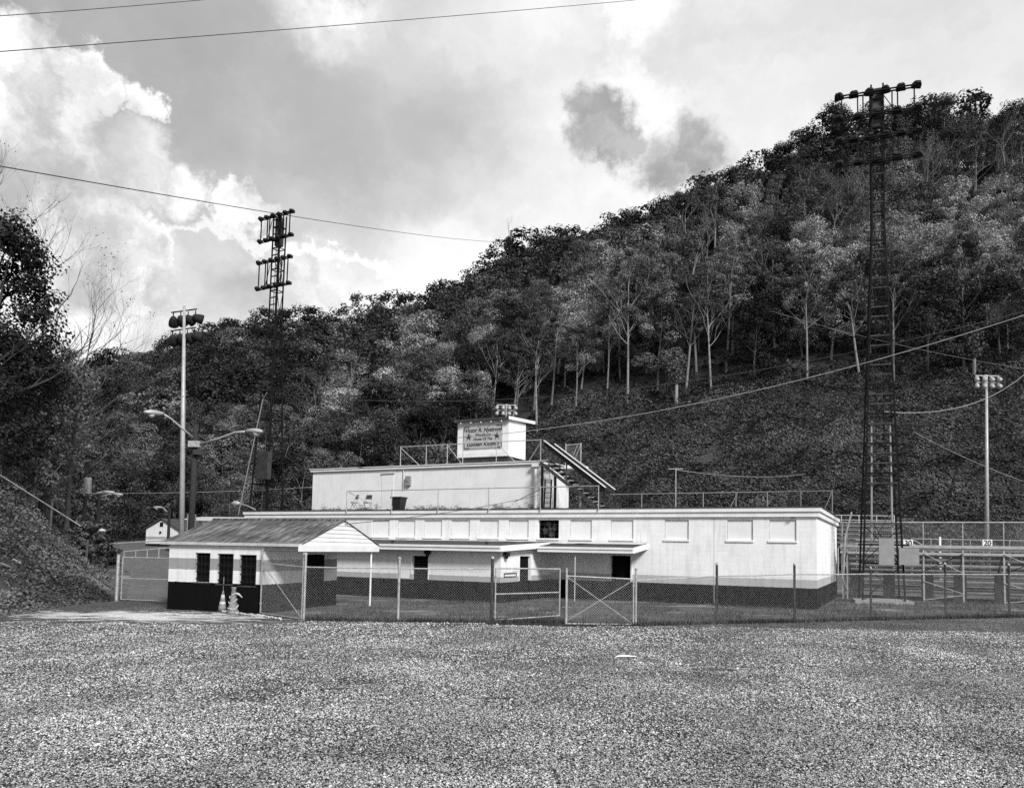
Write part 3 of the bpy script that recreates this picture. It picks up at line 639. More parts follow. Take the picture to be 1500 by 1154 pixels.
# chain link on the upper railing
def chain_link(parent, A, Bp, z0, z1, sp=0.075, r=0.0018, name='chain_link', m='wire'):
    """diamond mesh between two upright lines; A, Bp in parent space"""
    A, Bp = Vector(A), Vector(Bp); L = (Bp - A).length; e = (Bp - A).normalized(); H = z1 - z0
    nrm = e.cross(Vector((0, 0, 1))); mb = MB()
    def seg(u0, v0, u1, v1, off):
        p = A + e * u0 + Vector((0, 0, z0 + v0)) + nrm * off; q = A + e * u1 + Vector((0, 0, z0 + v1)) + nrm * off
        d = (q - p).normalized(); s1 = d.cross(nrm).normalized() * r; s2 = nrm * r
        o = len(mb.v)
        for c in (p, q): mb.v += [tuple(c + s1 - s2 * 0.6), tuple(c - s1 - s2 * 0.6), tuple(c + s2)]
        mb.f += [(o, o+1, o+4, o+3), (o+1, o+2, o+5, o+4), (o+2, o, o+3, o+5)]
    k = -H
    while k < L:
        u0, u1 = max(k, 0), min(k + H, L)
        if u1 - u0 > 0.01:
            seg(u0, u0 - k, u1, u1 - k, r); seg(u0, H - (u0 - k), u1, H - (u1 - k), -r)
        k += sp
    o = mb.build(name, m, parent); o['kind'] = 'stuff'; return o
# stair between the roofs
st = thing('roof_stair', 'steep open stair with white handrails climbing between the two roof levels', 'stair', bw_(-11.0, 2.0, 4.08), BR)
so = Vector((-11.0, 2.0, 4.08))
def sl(x, y, z): return Vector((x, y, z)) - so
SX0, SX1, SZ0, SZ1 = -12.55, -9.65, 6.48, 4.22
NS = 12
for k in range(NS):
    f = k / (NS - 1); x = SX0 + (SX1 - SX0) * f; z = SZ0 + (SZ1 - SZ0) * f
    d_ = MB(); p = sl(x, 0, z + 0.08); d_.box(p.x - 0.14, p.x + 0.14, sl(0, 1.78, 0).y, sl(0, 3.02, 0).y, p.z - 0.04, p.z); tr_ = d_.build('tread', 'rust_iron', st)
    d_ = MB(); d_.box(p.x - 0.15, p.x + 0.15, sl(0, 1.755, 0).y, sl(0, 1.777, 0).y, p.z - 0.045, p.z + 0.003); d_.build('nosing', 'aluminium', tr_)
for yy in (1.74, 3.06):
    d_ = MB(); d_.beam(sl(SX0 - 0.3, yy, SZ0 - 0.05), sl(SX1 + 0.1, yy, SZ1 - 0.24), 0.035, 0.16); d_.build('stringer', 'rust_iron', st)
for yy, m_ in ((1.72, 'iron'), (3.08, 'rust_iron')):
    a, b = sl(SX0 - 0.05, yy, SZ0 + 1.03), sl(SX1 + 0.15, yy, SZ1 + 0.92)
    d_ = MB(); d_.beam(a + Vector((0, 0, -0.13)), b + Vector((0, 0, -0.13)), 0.03, 0.22); hp = d_.build('side_board', m_, st)
    d_ = MB(); d_.beam(a + Vector((-.05, 0, 0.015)), b + Vector((.08, 0, 0.0)), 0.09, 0.045); d_.build('handrail', 'white_trim', st)
    for f in (0.06, 0.38, 0.68, 0.97):
        x = SX0 + (SX1 - SX0) * f; z = SZ0 + (SZ1 - SZ0) * f; q = sl(x, yy, z)
        d_ = MB(); d_.box(q.x - 0.03, q.x + 0.03, q.y + 0.02, q.y + 0.06, q.z - 0.2, q.z + 0.88); d_.build('baluster', 'rust_iron', st)
for x in (-12.75, -12.05):
    q = sl(x, 1.8, 4.08); d_ = MB(); d_.box(q.x - 0.05, q.x + 0.05, q.y - 0.05, q.y + 0.05, 0.0, (2.3 if x < -12.5 else 1.75)); d_.build('leg', 'iron', st)
for x, h in ((-11.2, 1.05), (-10.3, 0.35)):
    q = sl(x, 3.0, 4.08); d_ = MB(); d_.box(q.x - 0.035, q.x + 0.035, q.y - 0.035, q.y + 0.035, 0.0, h); d_.build('leg', 'galvanised', st)
ld = thing('ladder', 'dark metal ladder standing against the end wall below the roof stair', 'ladder', bw_(-12.6, 2.1, 4.08), BR)
for x in (-0.17, 0.17):
    d_ = MB(); d_.beam((x, 0, 0), (x, 0.12, 1.55), 0.04, 0.06); d_.build('rail', 'iron', ld)
for k in range(6):
    d_ = MB(); d_.beam((-0.17, 0.02 + 0.02 * k, 0.15 + 0.25 * k), (0.17, 0.02 + 0.02 * k, 0.15 + 0.25 * k), 0.03, 0.03); d_.build('rung', 'iron', ld)
# landing at the far corner of the upper roof
lg = thing('roof_landing', 'white slab landing with fenced corner behind the top of the stair', 'landing', bw_(-12.45, 5.4, 6.45), BR)
d_ = MB(); d_.box(-0.4, 0.55, -0.55, 0.5, 0.0, 0.17); d_.build('slab', 'white_trim', lg)
for x in (-0.35, 0.5):
    d_ = MB(); d_.tube([(x, -0.5, 0.17), (x, -0.5, 1.33)], 0.03, 6); d_.build('post', 'galvanised', lg)
d_ = MB(); d_.tube([(-0.35, -0.5, 1.25), (0.5, -0.5, 1.27)], 0.025, 6); d_.build('rail', 'galvanised', lg)
for a, b in (((0.47, -0.5, 1.2), (0.05, -0.5, 0.2)), ((0.3, -0.5, 1.2), (-0.1, -0.5, 0.3))):
    d_ = MB(); d_.tube([a, b], 0.02, 6); d_.build('brace', 'galvanised', lg)
chain_link(lg, (-0.35, -0.5, 0), (0.5, -0.5, 0), 0.17, 1.25, m='galvanised')
# folding chairs, bin on the lower roof
def folding_chair(loc, rz, label):
    t_ = thing('folding_chair', label, 'chair', loc, rz, 'folding chairs left on the roof')
    for s in (-0.2, 0.2):
        d_ = MB(); d_.tube([(s, 0.26, 0), (s, -0.02, 0.5), (s, -0.14, 0.86), (s * 0.6, -0.16, 0.92)], 0.016, 6); d_.build('back_leg', 'grey_box', t_)
        d_ = MB(); d_.tube([(s * .9, -0.24, 0), (s * .9, 0.12, 0.46)], 0.016, 6); d_.build('front_leg', 'grey_box', t_)
    d_ = MB(); d_.poly([(-.19,-.18,.45),(.19,-.18,.45),(.17,.2,.47),(-.17,.2,.47)], (0, 0, 0.03)); d_.build('seat', 'grey_box', t_)
    d_ = MB(); d_.poly([(-.19,-.10,.66),(.19,-.10,.66),(.19,-.135,.80),(.12,-.155,.9),(-.12,-.155,.9),(-.19,-.135,.80)], (0, -0.02, 0.004)); d_.build('backrest', 'dark_box', t_)
    d_ = MB(); d_.tube([(-.18,.24,.12),(.18,.24,.12)], 0.012, 6); d_.build('stretcher', 'grey_box', t_)
    return t_
folding_chair(bw_(-23.75, 1.3, 4.08), BR + R(150), 'folding chair turned sideways, nearest the railing post on the roof')
folding_chair(bw_(-23.0, 1.45, 4.08), BR + R(185), 'folding chair facing away beside the dark roof bin')
bn = thing('waste_bin', 'black tapered plastic waste bin standing on the lower roof', 'bin', bw_(-20.85, 1.3, 4.08), BR)
d_ = MB(); d_.add([(-.22,-.22,0),(.22,-.22,0),(.22,.22,0),(-.22,.22,0),(-.3,-.3,.66),(.3,-.3,.66),(.3,.3,.66),(-.3,.3,.66)], [(0,3,2,1),(4,5,6,7),(0,1,5,4),(1,2,6,5),(2,3,7,6),(3,0,4,7)]); d_.build('body', 'plastic_bin', bn)
d_ = MB(); d_.box(-.33, .33, -.33, .33, .662, .74); d_.build('rim', 'plastic_bin', bn)
# thin mast on the roof at the right
d_ = MB(); x, z = bl(990, 685, 9.0); d_.tube([(0, 0, 0), (0, 0, z - 4.08)], 0.03, 6); d_.beam((-.4, 0, z - 4.15), (.4, 0, z - 4.12), 0.03, 0.03)
tag(d_.build('roof_mast', 'galvanised', None, bw_(x, 9.0, 4.08)), 'thin mast with a short crossbar at the rear edge of the lower roof', 'mast')
# street lamp on a bracket at the left end of the roof
rl = thing('bracket_lamp', 'street lamp head on a short arm at the left roof corner', 'lamp', bw_(LX + 0.1, 0.3, 4.08), BR)
d_ = MB(); d_.tube([(0.3, 0, 0.06), (-0.3, -0.05, 0.3), (-0.9, -0.1, 0.44)], 0.035, 6); d_.build('arm', 'galvanised', rl)
d_ = MB(); d_.lathe([(0.07, -0.05), (0.15, 0.1), (0.18, 0.3), (0.1, 0.5), (0.02, 0.55)], (-1, -0.1, -0.05), (-0.9, -0.1, 0.44), 10); hd = d_.build('head', 'lamp_grey', rl, smooth=True)
d_ = MB(); d_.lathe([(0.12, 0), (0.11, 0.08), (0.05, 0.13)], (0, 0, -1), (-1.2, -0.13, 0.36), 10); d_.build('lens', 'lens_glass', hd, smooth=True)

# ------------------------------------------------------------------ ticket booth
TP = Vector((-7.80, 24.68, 0)); TR = R(-18)
tex = Vector((math.cos(TR), math.sin(TR), 0)); tey = Vector((-math.sin(TR), math.cos(TR), 0))
def tw_(x, y, z): return TP + tex * x + tey * y + Vector((0, 0, z))
tb = thing('ticket_booth', 'small white and grey striped booth with dark base and low gabled metal roof', 'building', TP, TR)
BW = 4.4
w = MB()
wz = [(-2.68, -2.08, 0.93, 1.88), (-1.81, -1.18, 0.90, 1.87), (-0.96, -0.31, 0.87, 1.85)]
wall_open(w, -3.72, 0.0, 0, 2.16, wz, 0, 0.2)
w.add([(0,0,0),(0,2.36,0),(0,2.36,2.16),(0,0,2.16)], [(0,1,2,3)]); w.add([(0,2.36,1.87),(0,3.52,1.87),(0,3.52,2.16),(0,2.36,2.16)], [(0,1,2,3)])
w.add([(0,3.52,0),(0,BW,0),(0,BW,2.16),(0,3.52,2.16)], [(0,1,2,3)])
w.add([(-3.72,BW,0),(-3.72,0,0),(-3.72,0,2.16),(-3.72,BW,2.16)], [(0,1,2,3)]); w.add([(0,BW,0),(-3.72,BW,0),(-3.72,BW,2.16),(0,BW,2.16)], [(0,1,2,3)])
w.build('wall', 'booth_paint', tb)
for a, b, c, d in wz:
    q = MB(); q.box(a, b, 0.16, 0.19, c, d); wo_ = q.build('window', 'dark_opening', tb)
    q = MB()
    for k in range(4): xx = a + (b - a) * (k + 0.5) / 4; q.box(xx - 0.012, xx + 0.012, 0.04, 0.055, c, d)
    for k in range(4): zz = c + (d - c) * (k + 0.5) / 4; q.box(a, b, 0.057, 0.07, zz - 0.014, zz + 0.014)
    q.build('grille', 'iron', wo_)
    q = MB(); q.box(a - 0.03, b + 0.03, -0.02, 0.12, c - 0.05, c - 0.002); q.build('sill', 'dark_box', wo_)
q = MB(); q.box(-0.16, -0.12, 2.36, 3.52, 0.02, 1.87); q.build('door', 'dark_opening', tb)
# roof: two pitched sheets with standing laps, ridge along the booth
RX0, RX1, RM, ZE, ZR = -4.0, 1.42, 2.44, 2.20, 3.03
def pitch(y0, y1, z0, z1):
    q = MB(); n = 14
    for k in range(n):
        xa, xb = RX0 + (RX1 - RX0) * k / n, RX0 + (RX1 - RX0) * (k + 1) / n; dz = 0.008 * (k % 2)
        q.add([(xa,y0,z0+dz),(xb,y0,z0+dz),(xb,y1,z1+dz),(xa,y1,z1+dz),(xa,y0,z0+dz+.025),(xb,y0,z0+dz+.025),(xb,y1,z1+dz+.025),(xa,y1,z1+dz+.025)],
              [(0,3,2,1),(4,5,6,7),(0,1,5,4),(1,2,6,5),(2,3,7,6),(3,0,4,7)])
    return q
def roof_mat():
    m = bpy.data.materials.new('booth_roof'); m.use_nodes = True; t = NT(m.node_tree); t.t.nodes.clear()
    p = t.n('ShaderNodeBsdfPrincipled'); o = t.n('ShaderNodeOutputMaterial'); t.l(p.outputs[0], o.inputs[0])
    p.inputs['Roughness'].default_value = 0.7
    v = t.n('ShaderNodeTexCoord').outputs['Object']
    st = t.noise(t.vmath('MULTIPLY', v, (6.0, 0.9, 0.9)), 1.5, 6, 0.7)
    blot = t.noise(v, 1.1, 5, 0.6)
    c = t.math('MULTIPLY', t.mr(st, 0.38, 0.72, 0.05, 0.32), t.mr(blot, 0.35, 0.65, 0.45, 1.0))
    t.put(p.inputs['Base Color'], c); MATS['booth_roof'] = m
roof_mat()
rfo = pitch(-0.10, RM, ZE + 0.0, ZR).build('roof', 'booth_roof', tb)
pitch(BW + 0.6, RM + 0.002, ZE + 0.02, ZR).build('rear_slope', 'booth_roof', rfo)
q = MB(); q.tube([(RX0, RM, ZR + 0.03), (RX1 + 0.02, RM, ZR + 0.03)], 0.05, 6); q.build('ridge_cap', 'booth_roof', rfo)
q = MB(); q.box(RX0, RX1, -0.135, -0.103, ZE - 0.06, ZE + 0.03); q.build('eave_board', 'dull_trim', rfo)
for k in range(11):
    xx = RX0 + 0.25 + k * 0.38
    if xx < -0.2: q = MB(); q.box(xx, xx + 0.05, -0.10, -0.005, ZE - 0.08, ZE - 0.02); q.build('rafter_end', 'dull_trim', rfo)
# gable of clapboards
for k in range(6):
    z0 = ZE - 0.02 + k * 0.138; z1 = min(z0 + 0.142, ZR - 0.01)
    def half(z): f = (z - ZE) / (ZR - ZE); return -0.22 + (RM + 0.22) * max(f, 0), (BW + 0.55) - (BW + 0.55 - RM) * max(f, 0)
    a0, b0 = half(z0); a1, b1 = half(z1)
    q = MB(); q.poly([(RX1 - 0.06, a0, z0), (RX1 - 0.06, b0, z0), (RX1 - 0.06, b1, z1), (RX1 - 0.06, a1, z1)], (0.02, 0, 0))
    # tilt each board: bottom edge proud
    vv = list(q.v); q.v = [(x + (0.018 if abs(z - z0) < 1e-6 and x > RX1 - 0.05 else 0), y, z) for x, y, z in vv]
    q.build('clapboard', 'white_trim', tb)
q = MB(); q.box(RX1 - 0.07, RX1 + 0.01, -0.22, BW + 0.55, ZE - 0.21, ZE - 0.025); q.build('gable_beam', 'white_trim', tb)
q = MB(); q.box(0.005, RX1 - 0.075, -0.05, 0.06, ZE - 0.2, ZE - 0.06); q.build('porch_beam', 'dull_trim', tb)
q = MB(); q.add([(0.0,-0.2,ZE-.06),(RX1-.08,-0.2,ZE-.06),(RX1-.08,BW+.5,ZE-.06),(0.0,BW+.5,ZE-.06)], [(0,3,2,1)]); q.build('ceiling', 'dull_trim', tb)
q = MB(); q.tube([(RX1 - 0.1, BW + 0.15, 0.0), (RX1 - 0.1, BW + 0.15, ZE - 0.2)], 0.035, 8); q.build('post', 'white_trim', tb)
# cones and caution tape by the booth
def cone(loc, label, stick, kind):
    t_ = thing('traffic_cone', label, 'cone', loc, 0.3)
    if kind == 0:
        q = MB(); q.box(-.17, .17, -.17, .17, 0, .035); q.build('base', 'dark_box', t_)
        q = MB(); q.lathe([(.15, .036), (.12, .22)], n=14); q.build('body', 'cone_skin', t_, smooth=True)
        q = MB(); q.lathe([(.121, .222), (.095, .34)], n=14); q.build('reflective_band', 'cone_band', t_, smooth=True)
        q = MB(); q.lathe([(.093, .342), (.085, .39)], n=14); q.build('body', 'cone_skin', t_, smooth=True)
        q = MB(); q.lathe([(.085, .392), (.055, .56)], n=14); q.build('reflective_band', 'cone_band', t_, smooth=True)
        q = MB(); q.lathe([(.054, .562), (.03, .66), (.02, .68)], n=14); q.build('tip', 'cone_skin', t_, smooth=True)
        q = MB(); q.tube([(0, 0, .68), (.0, 0, 1.12)], .014, 6); q.build('stick', 'cone_skin', t_)
    else:
        q = MB(); q.lathe([(.2, 0), (.16, .06), (.13, .25), (.10, .45), (.075, .62), (.07, .78), (.085, .8), (.085, .84)], n=12)
        q.v = [(x + 0.025 * mnoise.noise((x * 9, y * 9, z * 7)), y + 0.025 * mnoise.noise((x * 9 + 5, y * 9, z * 7)), z) for x, y, z in q.v]; q.build('body', 'cone_skin', t_, smooth=True)
        q = MB(); pts = []
        for k in range(24): a = k * 0.85; h = 0.04 + k * 0.027; rr = 0.19 - 0.13 * h; pts.append((rr * math.cos(a), rr * math.sin(a), h + 0.05 * math.sin(k * 1.9)))
        q.tube(pts, [0.008 + 0.013 * abs(math.sin(k * 1.7)) for k in range(24)], 5); q.build('wrapped_tape', 'rag', t_)
        q = MB(); q.tube([(.05, 0, .66), (.16, -.03, .62), (.26, -.05, .52)], [.02, .03, .012], 5); q.build('tape_end', 'rag', t_)
    return t_
c1 = gnd(326, 896); c2 = gnd(341, 899)
cone((c1.x, c1.y, 0), 'slim traffic cone with pale bands and a stick in its top', 1, 0)
cone((c2.x, c2.y, 0), 'squat cone wrapped in pale torn tape beside the slim cone', 0, 1)
def rag_line(a, b, name, label, n=40, amp=0.07):
    q = MB(); pts = []; rr = []
    for k in range(n):
        f = k / (n - 1); p = Vector(a).lerp(Vector(b), f); d = mnoise.noise((k * 0.7, 1.3, 0)); e = mnoise.noise((k * 0.9, 8.3, 0))
        pts.append(p + Vector((0.05 * d, amp * e, 0.03 + 0.03 * abs(d)))); rr.append(0.03 + 0.035 * abs(mnoise.noise((k * 1.1, 3, 2))))
    q.tube(pts, rr, 6); return tag(q.build(name, 'rag'), label, 'tape')
rag_line(gnd(322, 896), gnd(374, 903), 'caution_tape', 'crumpled pale tape lying round the feet of the cones')
rag_line(gnd(376, 902), gnd(412, 908), 'torn_tape', 'torn pale tape scraps trailing along the booth gate', 26, 0.12)
# ------------------------------------------------------------------ chain-link fences and gates
def fence(name, label, pts, heights, rail, post_r=0.032, cat='fence', postmat='galvanised', skip_posts=(), mats=None):
    P0 = Vector((pts[0][0], pts[0][1], 0)); t_ = thing(name, label, cat, P0)
    Q = [Vector((x, y, 0)) - P0 for x, y in pts]
    for i, (p, h) in enumerate(zip(Q, heights)):
        if i in skip_posts: continue
        pm = mats[i] if mats else postmat
        q = MB(); q.tube([p, p + Vector((0, 0, h))], post_r if pm != 'rust_iron' else post_r * 1.25, 8); po = q.build('post', pm, t_)
        q = MB(); q.lathe([(post_r * 1.35, 0), (post_r * 1.35, 0.05), (0.01, 0.08)], (0, 0, 1), p + Vector((0, 0, h)), 8); q.build('cap', 'galvanised', po)
    for i in range(len(Q) - 1):
        a, b = Q[i] + Vector((0, 0, rail[i])), Q[i+1] + Vector((0, 0, rail[i+1]))
        q = MB(); q.tube([a, (a + b) / 2 + Vector((0, 0, -0.012)), b], 0.02, 6); q.build('top_rail', 'galvanised', t_)
        z1 = min(rail[i], rail[i+1]) - 0.005
        chain_link(t_, Q[i] + Vector((0, -0.035, 0)), Q[i+1] + Vector((0, -0.035, 0)), 0.05, z1)
    return t_
fence('chain_link_fence', 'chain-link fence panels between the booth porch and the double gate', FENCE[0:3], [1.90, 1.82, 1.88], [1.55, 1.56, 1.58], mats=['galvanised', 'galvanised', 'rust_iron'], post_r=0.038)
fence('chain_link_fence', 'long chain-link fence running right from the gates past the bleachers', FENCE[3:], [1.62, 1.80, 1.82, 1.72, 1.9, 1.9, 1.9, 1.9], [1.32, 1.46, 1.53, 1.55, 1.56, 1.57, 1.57, 1.57], mats=['galvanised'] + ['rust_iron'] * 7)
def gate(name, label, a, b, za, zb, bars, diags, mesh=True, rad=0.024, m='galvanised', extra_posts=()):
    """frame from foot point a to b; za/zb = (bottom, top)"""
    a, b = Vector((a[0], a[1], 0)), Vector((b[0], b[1], 0)); t_ = thing(name, label, 'gate', a); d = b - a
    def P(u, z): f = z; return d * u + Vector((0, 0, (za[0] + (za[1] - za[0]) * f) * (1 - u) + (zb[0] + (zb[1] - zb[0]) * f) * u))
    for u in (0, 1):
        q = MB(); q.tube([P(u, 0), P(u, 1)], rad, 8); q.build('stile', m, t_)
    for f in bars:
        q = MB(); q.tube([P(0, f), P(1, f)], rad * 0.9, 8); q.build('rail', m, t_)
    for (u0, f0, u1, f1) in diags:
        q = MB(); q.tube([P(u0, f0), P(u1, f1)], rad * 0.55, 6); q.build('brace', m, t_)
    if mesh: chain_link(t_, Vector((0, -0.03, 0)), d + Vector((0, -0.03, 0)), max(za[0], zb[0]), min(za[1], zb[1]))
    for f in (0.15, 0.85):
        q = MB(); q.lathe([(rad * 1.5, -0.03), (rad * 1.5, 0.03)], (0, 0, 1), P(0, f), 8); q.build('hinge', m, t_)
    return t_
gate('fence_gate', 'sagging left leaf of the double gate, swung slightly inwards', (-0.45, 23.3), (1.55, 24.55), (0.06, 1.60), (0.12, 1.58), (0, 0.5, 1), ())
gate('fence_gate', 'right leaf of the double gate with crossed brace wires', (3.62, 22.95), (1.66, 22.9), (0.04, 1.36), (0.03, 1.42), (0, 1), ((0, 0, 1, 0.98), (0, 0.98, 1, 0.06)))
q = MB(); q.tube([(0, 0, 0), (0, 0, 1.66)], 0.03, 8); gp = tag(q.build('gate_post', 'galvanised', None, (1.64, 22.88, 0)), 'slim galvanised stop post where the two gate leaves meet', 'post')
tg = tw_(0.02, -0.16, 0); tg2 = Vector((-6.12, 22.98, 0))
gate('booth_gate', 'tall chain-link gate with a diagonal brace across the booth porch', (tg.x, tg.y), (tg2.x, tg2.y), (0.05, 2.05), (0.03, 1.98), (0, 0.78), ((0.02, 0.76, 0.98, 0.02),))
gate('road_gate', 'chain-link road gate with a mid rail between the bank and the booth', (-14.45, 29.0), (-12.5, 28.6), (0.06, 1.62), (0.06, 1.62), (0, 0.5, 1), ())
q = MB(); q.tube([(0, 0, -0.2), (0, 0, 1.72)], 0.06, 8); tag(q.build('gate_post', 'galvanised', None, (-14.62, 29.0, 0)), 'stout pale post of the road gate at the foot of the bank', 'post')
q = MB(); q.tube([(0, 0, 0), (0, 0, 1.72)], 0.05, 8); tag(q.build('gate_post', 'rust_iron', None, (-12.38, 28.6, 0)), 'dark gate post close to the back corner of the booth', 'post')
# low kerb of timber under the gates
q = MB(); q.box(-1.6, 1.6, -0.06, 0.06, 0, 0.05); o = q.build('timber_sill', 'pole_wood', None, (0.9, 22.55, 0.004)); o.rotation_euler = (0, 0, R(-3)); tag(o, 'half-buried timber lying across the gateway', 'timber')

# ------------------------------------------------------------------ floodlight towers
def lattice_tower(loc, rz, H, w0, w1, label, arm_z, arm_len, lamps, lean, name='floodlight_tower', boxes=True, lampdir=(0, 1, -0.45), ls=1.0, group='lattice floodlight towers'):
    t_ = thing(name, label, 'tower', loc, rz, group); t_.rotation_euler = (lean[1], lean[0], rz)
    def hw(z): return (w0 + (w1 - w0) * min(z / (H * 0.72), 1.0)) / 2
    for sx in (-1, 1):
        for sy in (-1, 1):
            q = MB(); q.beam((sx * hw(0), sy * hw(0), 0), (sx * hw(H * .72), sy * hw(H * .72), H * .72), 0.075, 0.075); q.beam((sx * hw(H), sy * hw(H), H * .72), (sx * hw(H), sy * hw(H), H), 0.07, 0.07); q.build('leg', 'iron', t_)
    z = 1.8; k = 0; step = 0.46
    while z < H - 0.2:
        a = hw(z); low = z < H * 0.22
        if (not low) or k % 4 == 0:
            q = MB(); q.beam((-a, -a, z), (a, -a, z), 0.065, 0.065); q.build('rung', 'rust_iron' if k % 3 else 'iron', t_)
        if k % 3 == 0:
            for sx in (-1, 1): q = MB(); q.beam((sx * a, -a, z), (sx * a, a, z), 0.045, 0.045); q.build('tie', 'iron', t_)
            q = MB(); q.beam((-a, a, z), (a, a, z), 0.045, 0.045); q.build('tie', 'iron', t_)
        if k % 6 == 0 and z + step * 6 < H:
            z2 = z + step * 6; b = hw(z2)
            q = MB(); q.beam((-a, a, z), (b, b, z2), 0.028, 0.028); q.beam((a, a + .03, z), (-b, b + .03, z2), 0.028, 0.028)
            q.build('cross_brace', 'iron', t_)['kind'] = 'stuff'
        z += step; k += 1
    z = 0.1
    for za, zb in ((0.1, 1.8), (1.85, 3.5)):
        a, b = hw(za), hw(zb)
        q = MB(); q.beam((-a, -a, za), (b, -b, zb), 0.035, 0.035); q.build('brace', 'iron', t_); q = MB(); q.beam((a, -a - .04, za), (-b, -b - .04, zb), 0.035, 0.035); q.build('brace', 'iron', t_)
    # ladder run up the middle
    for sx in (-1, 1):
        q = MB(); q.beam((sx * 0.16, -0.1, H * 0.30), (sx * 0.16, -0.05, H * 0.97), 0.03, 0.03); q.build('ladder_rail', 'iron', t_)
    # lamp frames
    for zi, (zb, zt) in enumerate(arm_z):
        for z in (zb, zt):
            for yy in (0.0, 0.14):
                q = MB(); q.beam((-arm_len, -hw(z) - 0.1 - yy, z + (0.05 if yy else 0)), (arm_len, -hw(z) - 0.1 - yy, z + (0.05 if yy else 0)), 0.05, 0.06); q.build('cross_arm', 'iron', t_)
        for fx in (-1, -0.55, -0.4, 0.4, 0.55, 1):
            q = MB(); q.beam((fx * arm_len * .97, -hw(zb) - 0.1, zb), (fx * arm_len * .97, -hw(zb) - 0.1, zt), 0.055, 0.055); q.build('upright', 'iron', t_)
        for s in (-1, 1):
            q = MB(); q.beam((s * 0.25, -hw(zb) - 0.13, zt - 0.15), (s * arm_len * 0.5, -hw(zb) - 0.13, zb), 0.03, 0.03); q.build('strut', 'iron', t_)
        for z, n in ((zb, lamps[0]), (zt, lamps[1])):
            for i in range(n):
                x = -arm_len * 1.05 + 2.1 * arm_len * i / (n - 1)
                ld_ = Vector(lampdir) + Vector((0.35 * math.sin(i * 2.1 + zi), 0, 0.2 * math.sin(i * 1.7)))
                c = Vector((x, -hw(z) - 0.1, z + 0.13)); dn = ld_.normalized(); sd = dn.cross(Vector((0, 0, 1))).normalized(); uv = sd.cross(dn)
                q = MB()
                for dpt, w_, h_ in ((-0.2*ls, .12*ls, .07*ls), (-0.08*ls, .2*ls, .10*ls), (0.16*ls, .25*ls, .12*ls), (0.2*ls, .25*ls, .12*ls)):
                    for i_, j_ in ((-1, -1), (1, -1), (1, 1), (-1, 1)): q.v.append(tuple(c + dn * dpt + sd * i_ * w_ + uv * j_ * h_))
                for k_ in range(3):
                    for e_ in range(4): e2 = (e_ + 1) % 4; q.f.append((k_*4+e_, k_*4+e2, k_*4+4+e2, k_*4+4+e_))
                q.f += [(3, 2, 1, 0), (12, 13, 14, 15)]
                fl = q.build('floodlight', 'lamp_dark', t_)
                q = MB(); q.poly([c + dn * 0.203 * ls + sd * i_ * .22 * ls + uv * j_ * .10 * ls for i_, j_ in ((-1, -1), (1, -1), (1, 1), (-1, 1))], dn * 0.02); q.build('lens', 'lamp_grey', fl)
    q = MB(); q.box(-w1 / 2 + .08, w1 / 2 - .08, -w1 / 2 + .08, w1 / 2 - .08, H - 2.0, H - 0.15); q.build('control_box', 'dark_box', t_)
    return t_
TWR = at(1291, 884, 36.0); TWR.z = 0
tR = lattice_tower(TWR, R(-19), 24.6, 1.75, 0.52, 'tall dark lattice floodlight tower beside the bleachers at the right', ((20.75, 21.9), (23.0, 24.1)), 1.62, (5, 6), (R(0.1), 0), ls=0.85)
for x in (-0.45, 0.42):
    q = MB(); q.tube([(x, -0.62, 2.6), (x * 0.9, -0.5, 8.2)], 0.042, 8); q.build('conduit', 'grey_box', tR)
q = MB(); q.box(-0.2, 0.42, -1.12, -0.86, 1.75, 2.95); q.build('switch_box', 'grey_box', tR)
q = MB(); q.box(0.62, 1.42, -1.12, -0.86, 1.78, 2.52); q.build('switch_box', 'grey_box', tR)
q = MB(); q.box(-1.05, 1.05, -0.98, -0.86, 2.62, 2.7); q.build('shelf_angle', 'iron', tR)
q = MB(); q.box(-1.2, 1.2, -1.2, 1.2, 0.0, 0.14); q.build('footing', 'concrete', tR)
TWL = at(389, 742, 49.0); TWL.z = 0
tL = lattice_tower(TWL, R(-30), 23.3, 1.7, 0.55, 'dark lattice floodlight tower rising behind the field house at the left', ((18.5, 20.2), (21.6, 23.1)), 1.32, (6, 6), (R(0.9), 0), ls=0.72)
q = MB(); q.box(0.15, 1.1, -1.1, -0.75, 6.2, 7.9); q.build('switch_box', 'dark_box', tL)
q = MB(); q.tube([(-1.25, -1.1, 4.0), (0.1, -0.8, 11.2), (0.4, -0.8, 11.6)], 0.03, 8); q.build('conduit', 'grey_box', tL)
q = MB(); q.tube([(0.55, -0.9, 3.0), (0.5, -0.75, 9.0)], 0.03, 8); q.build('conduit', 'rust_iron', tL)
for z, s in ((14.2, 1), (12.6, 1)):
    q = MB(); q.beam((0.3, -0.4, z), (1.3, -0.4, z + 0.15), 0.05, 0.05); q.beam((0.3, -0.4, z - 0.6), (1.2, -0.4, z + 0.1), 0.04, 0.04); q.build('bracket', 'iron', tL)

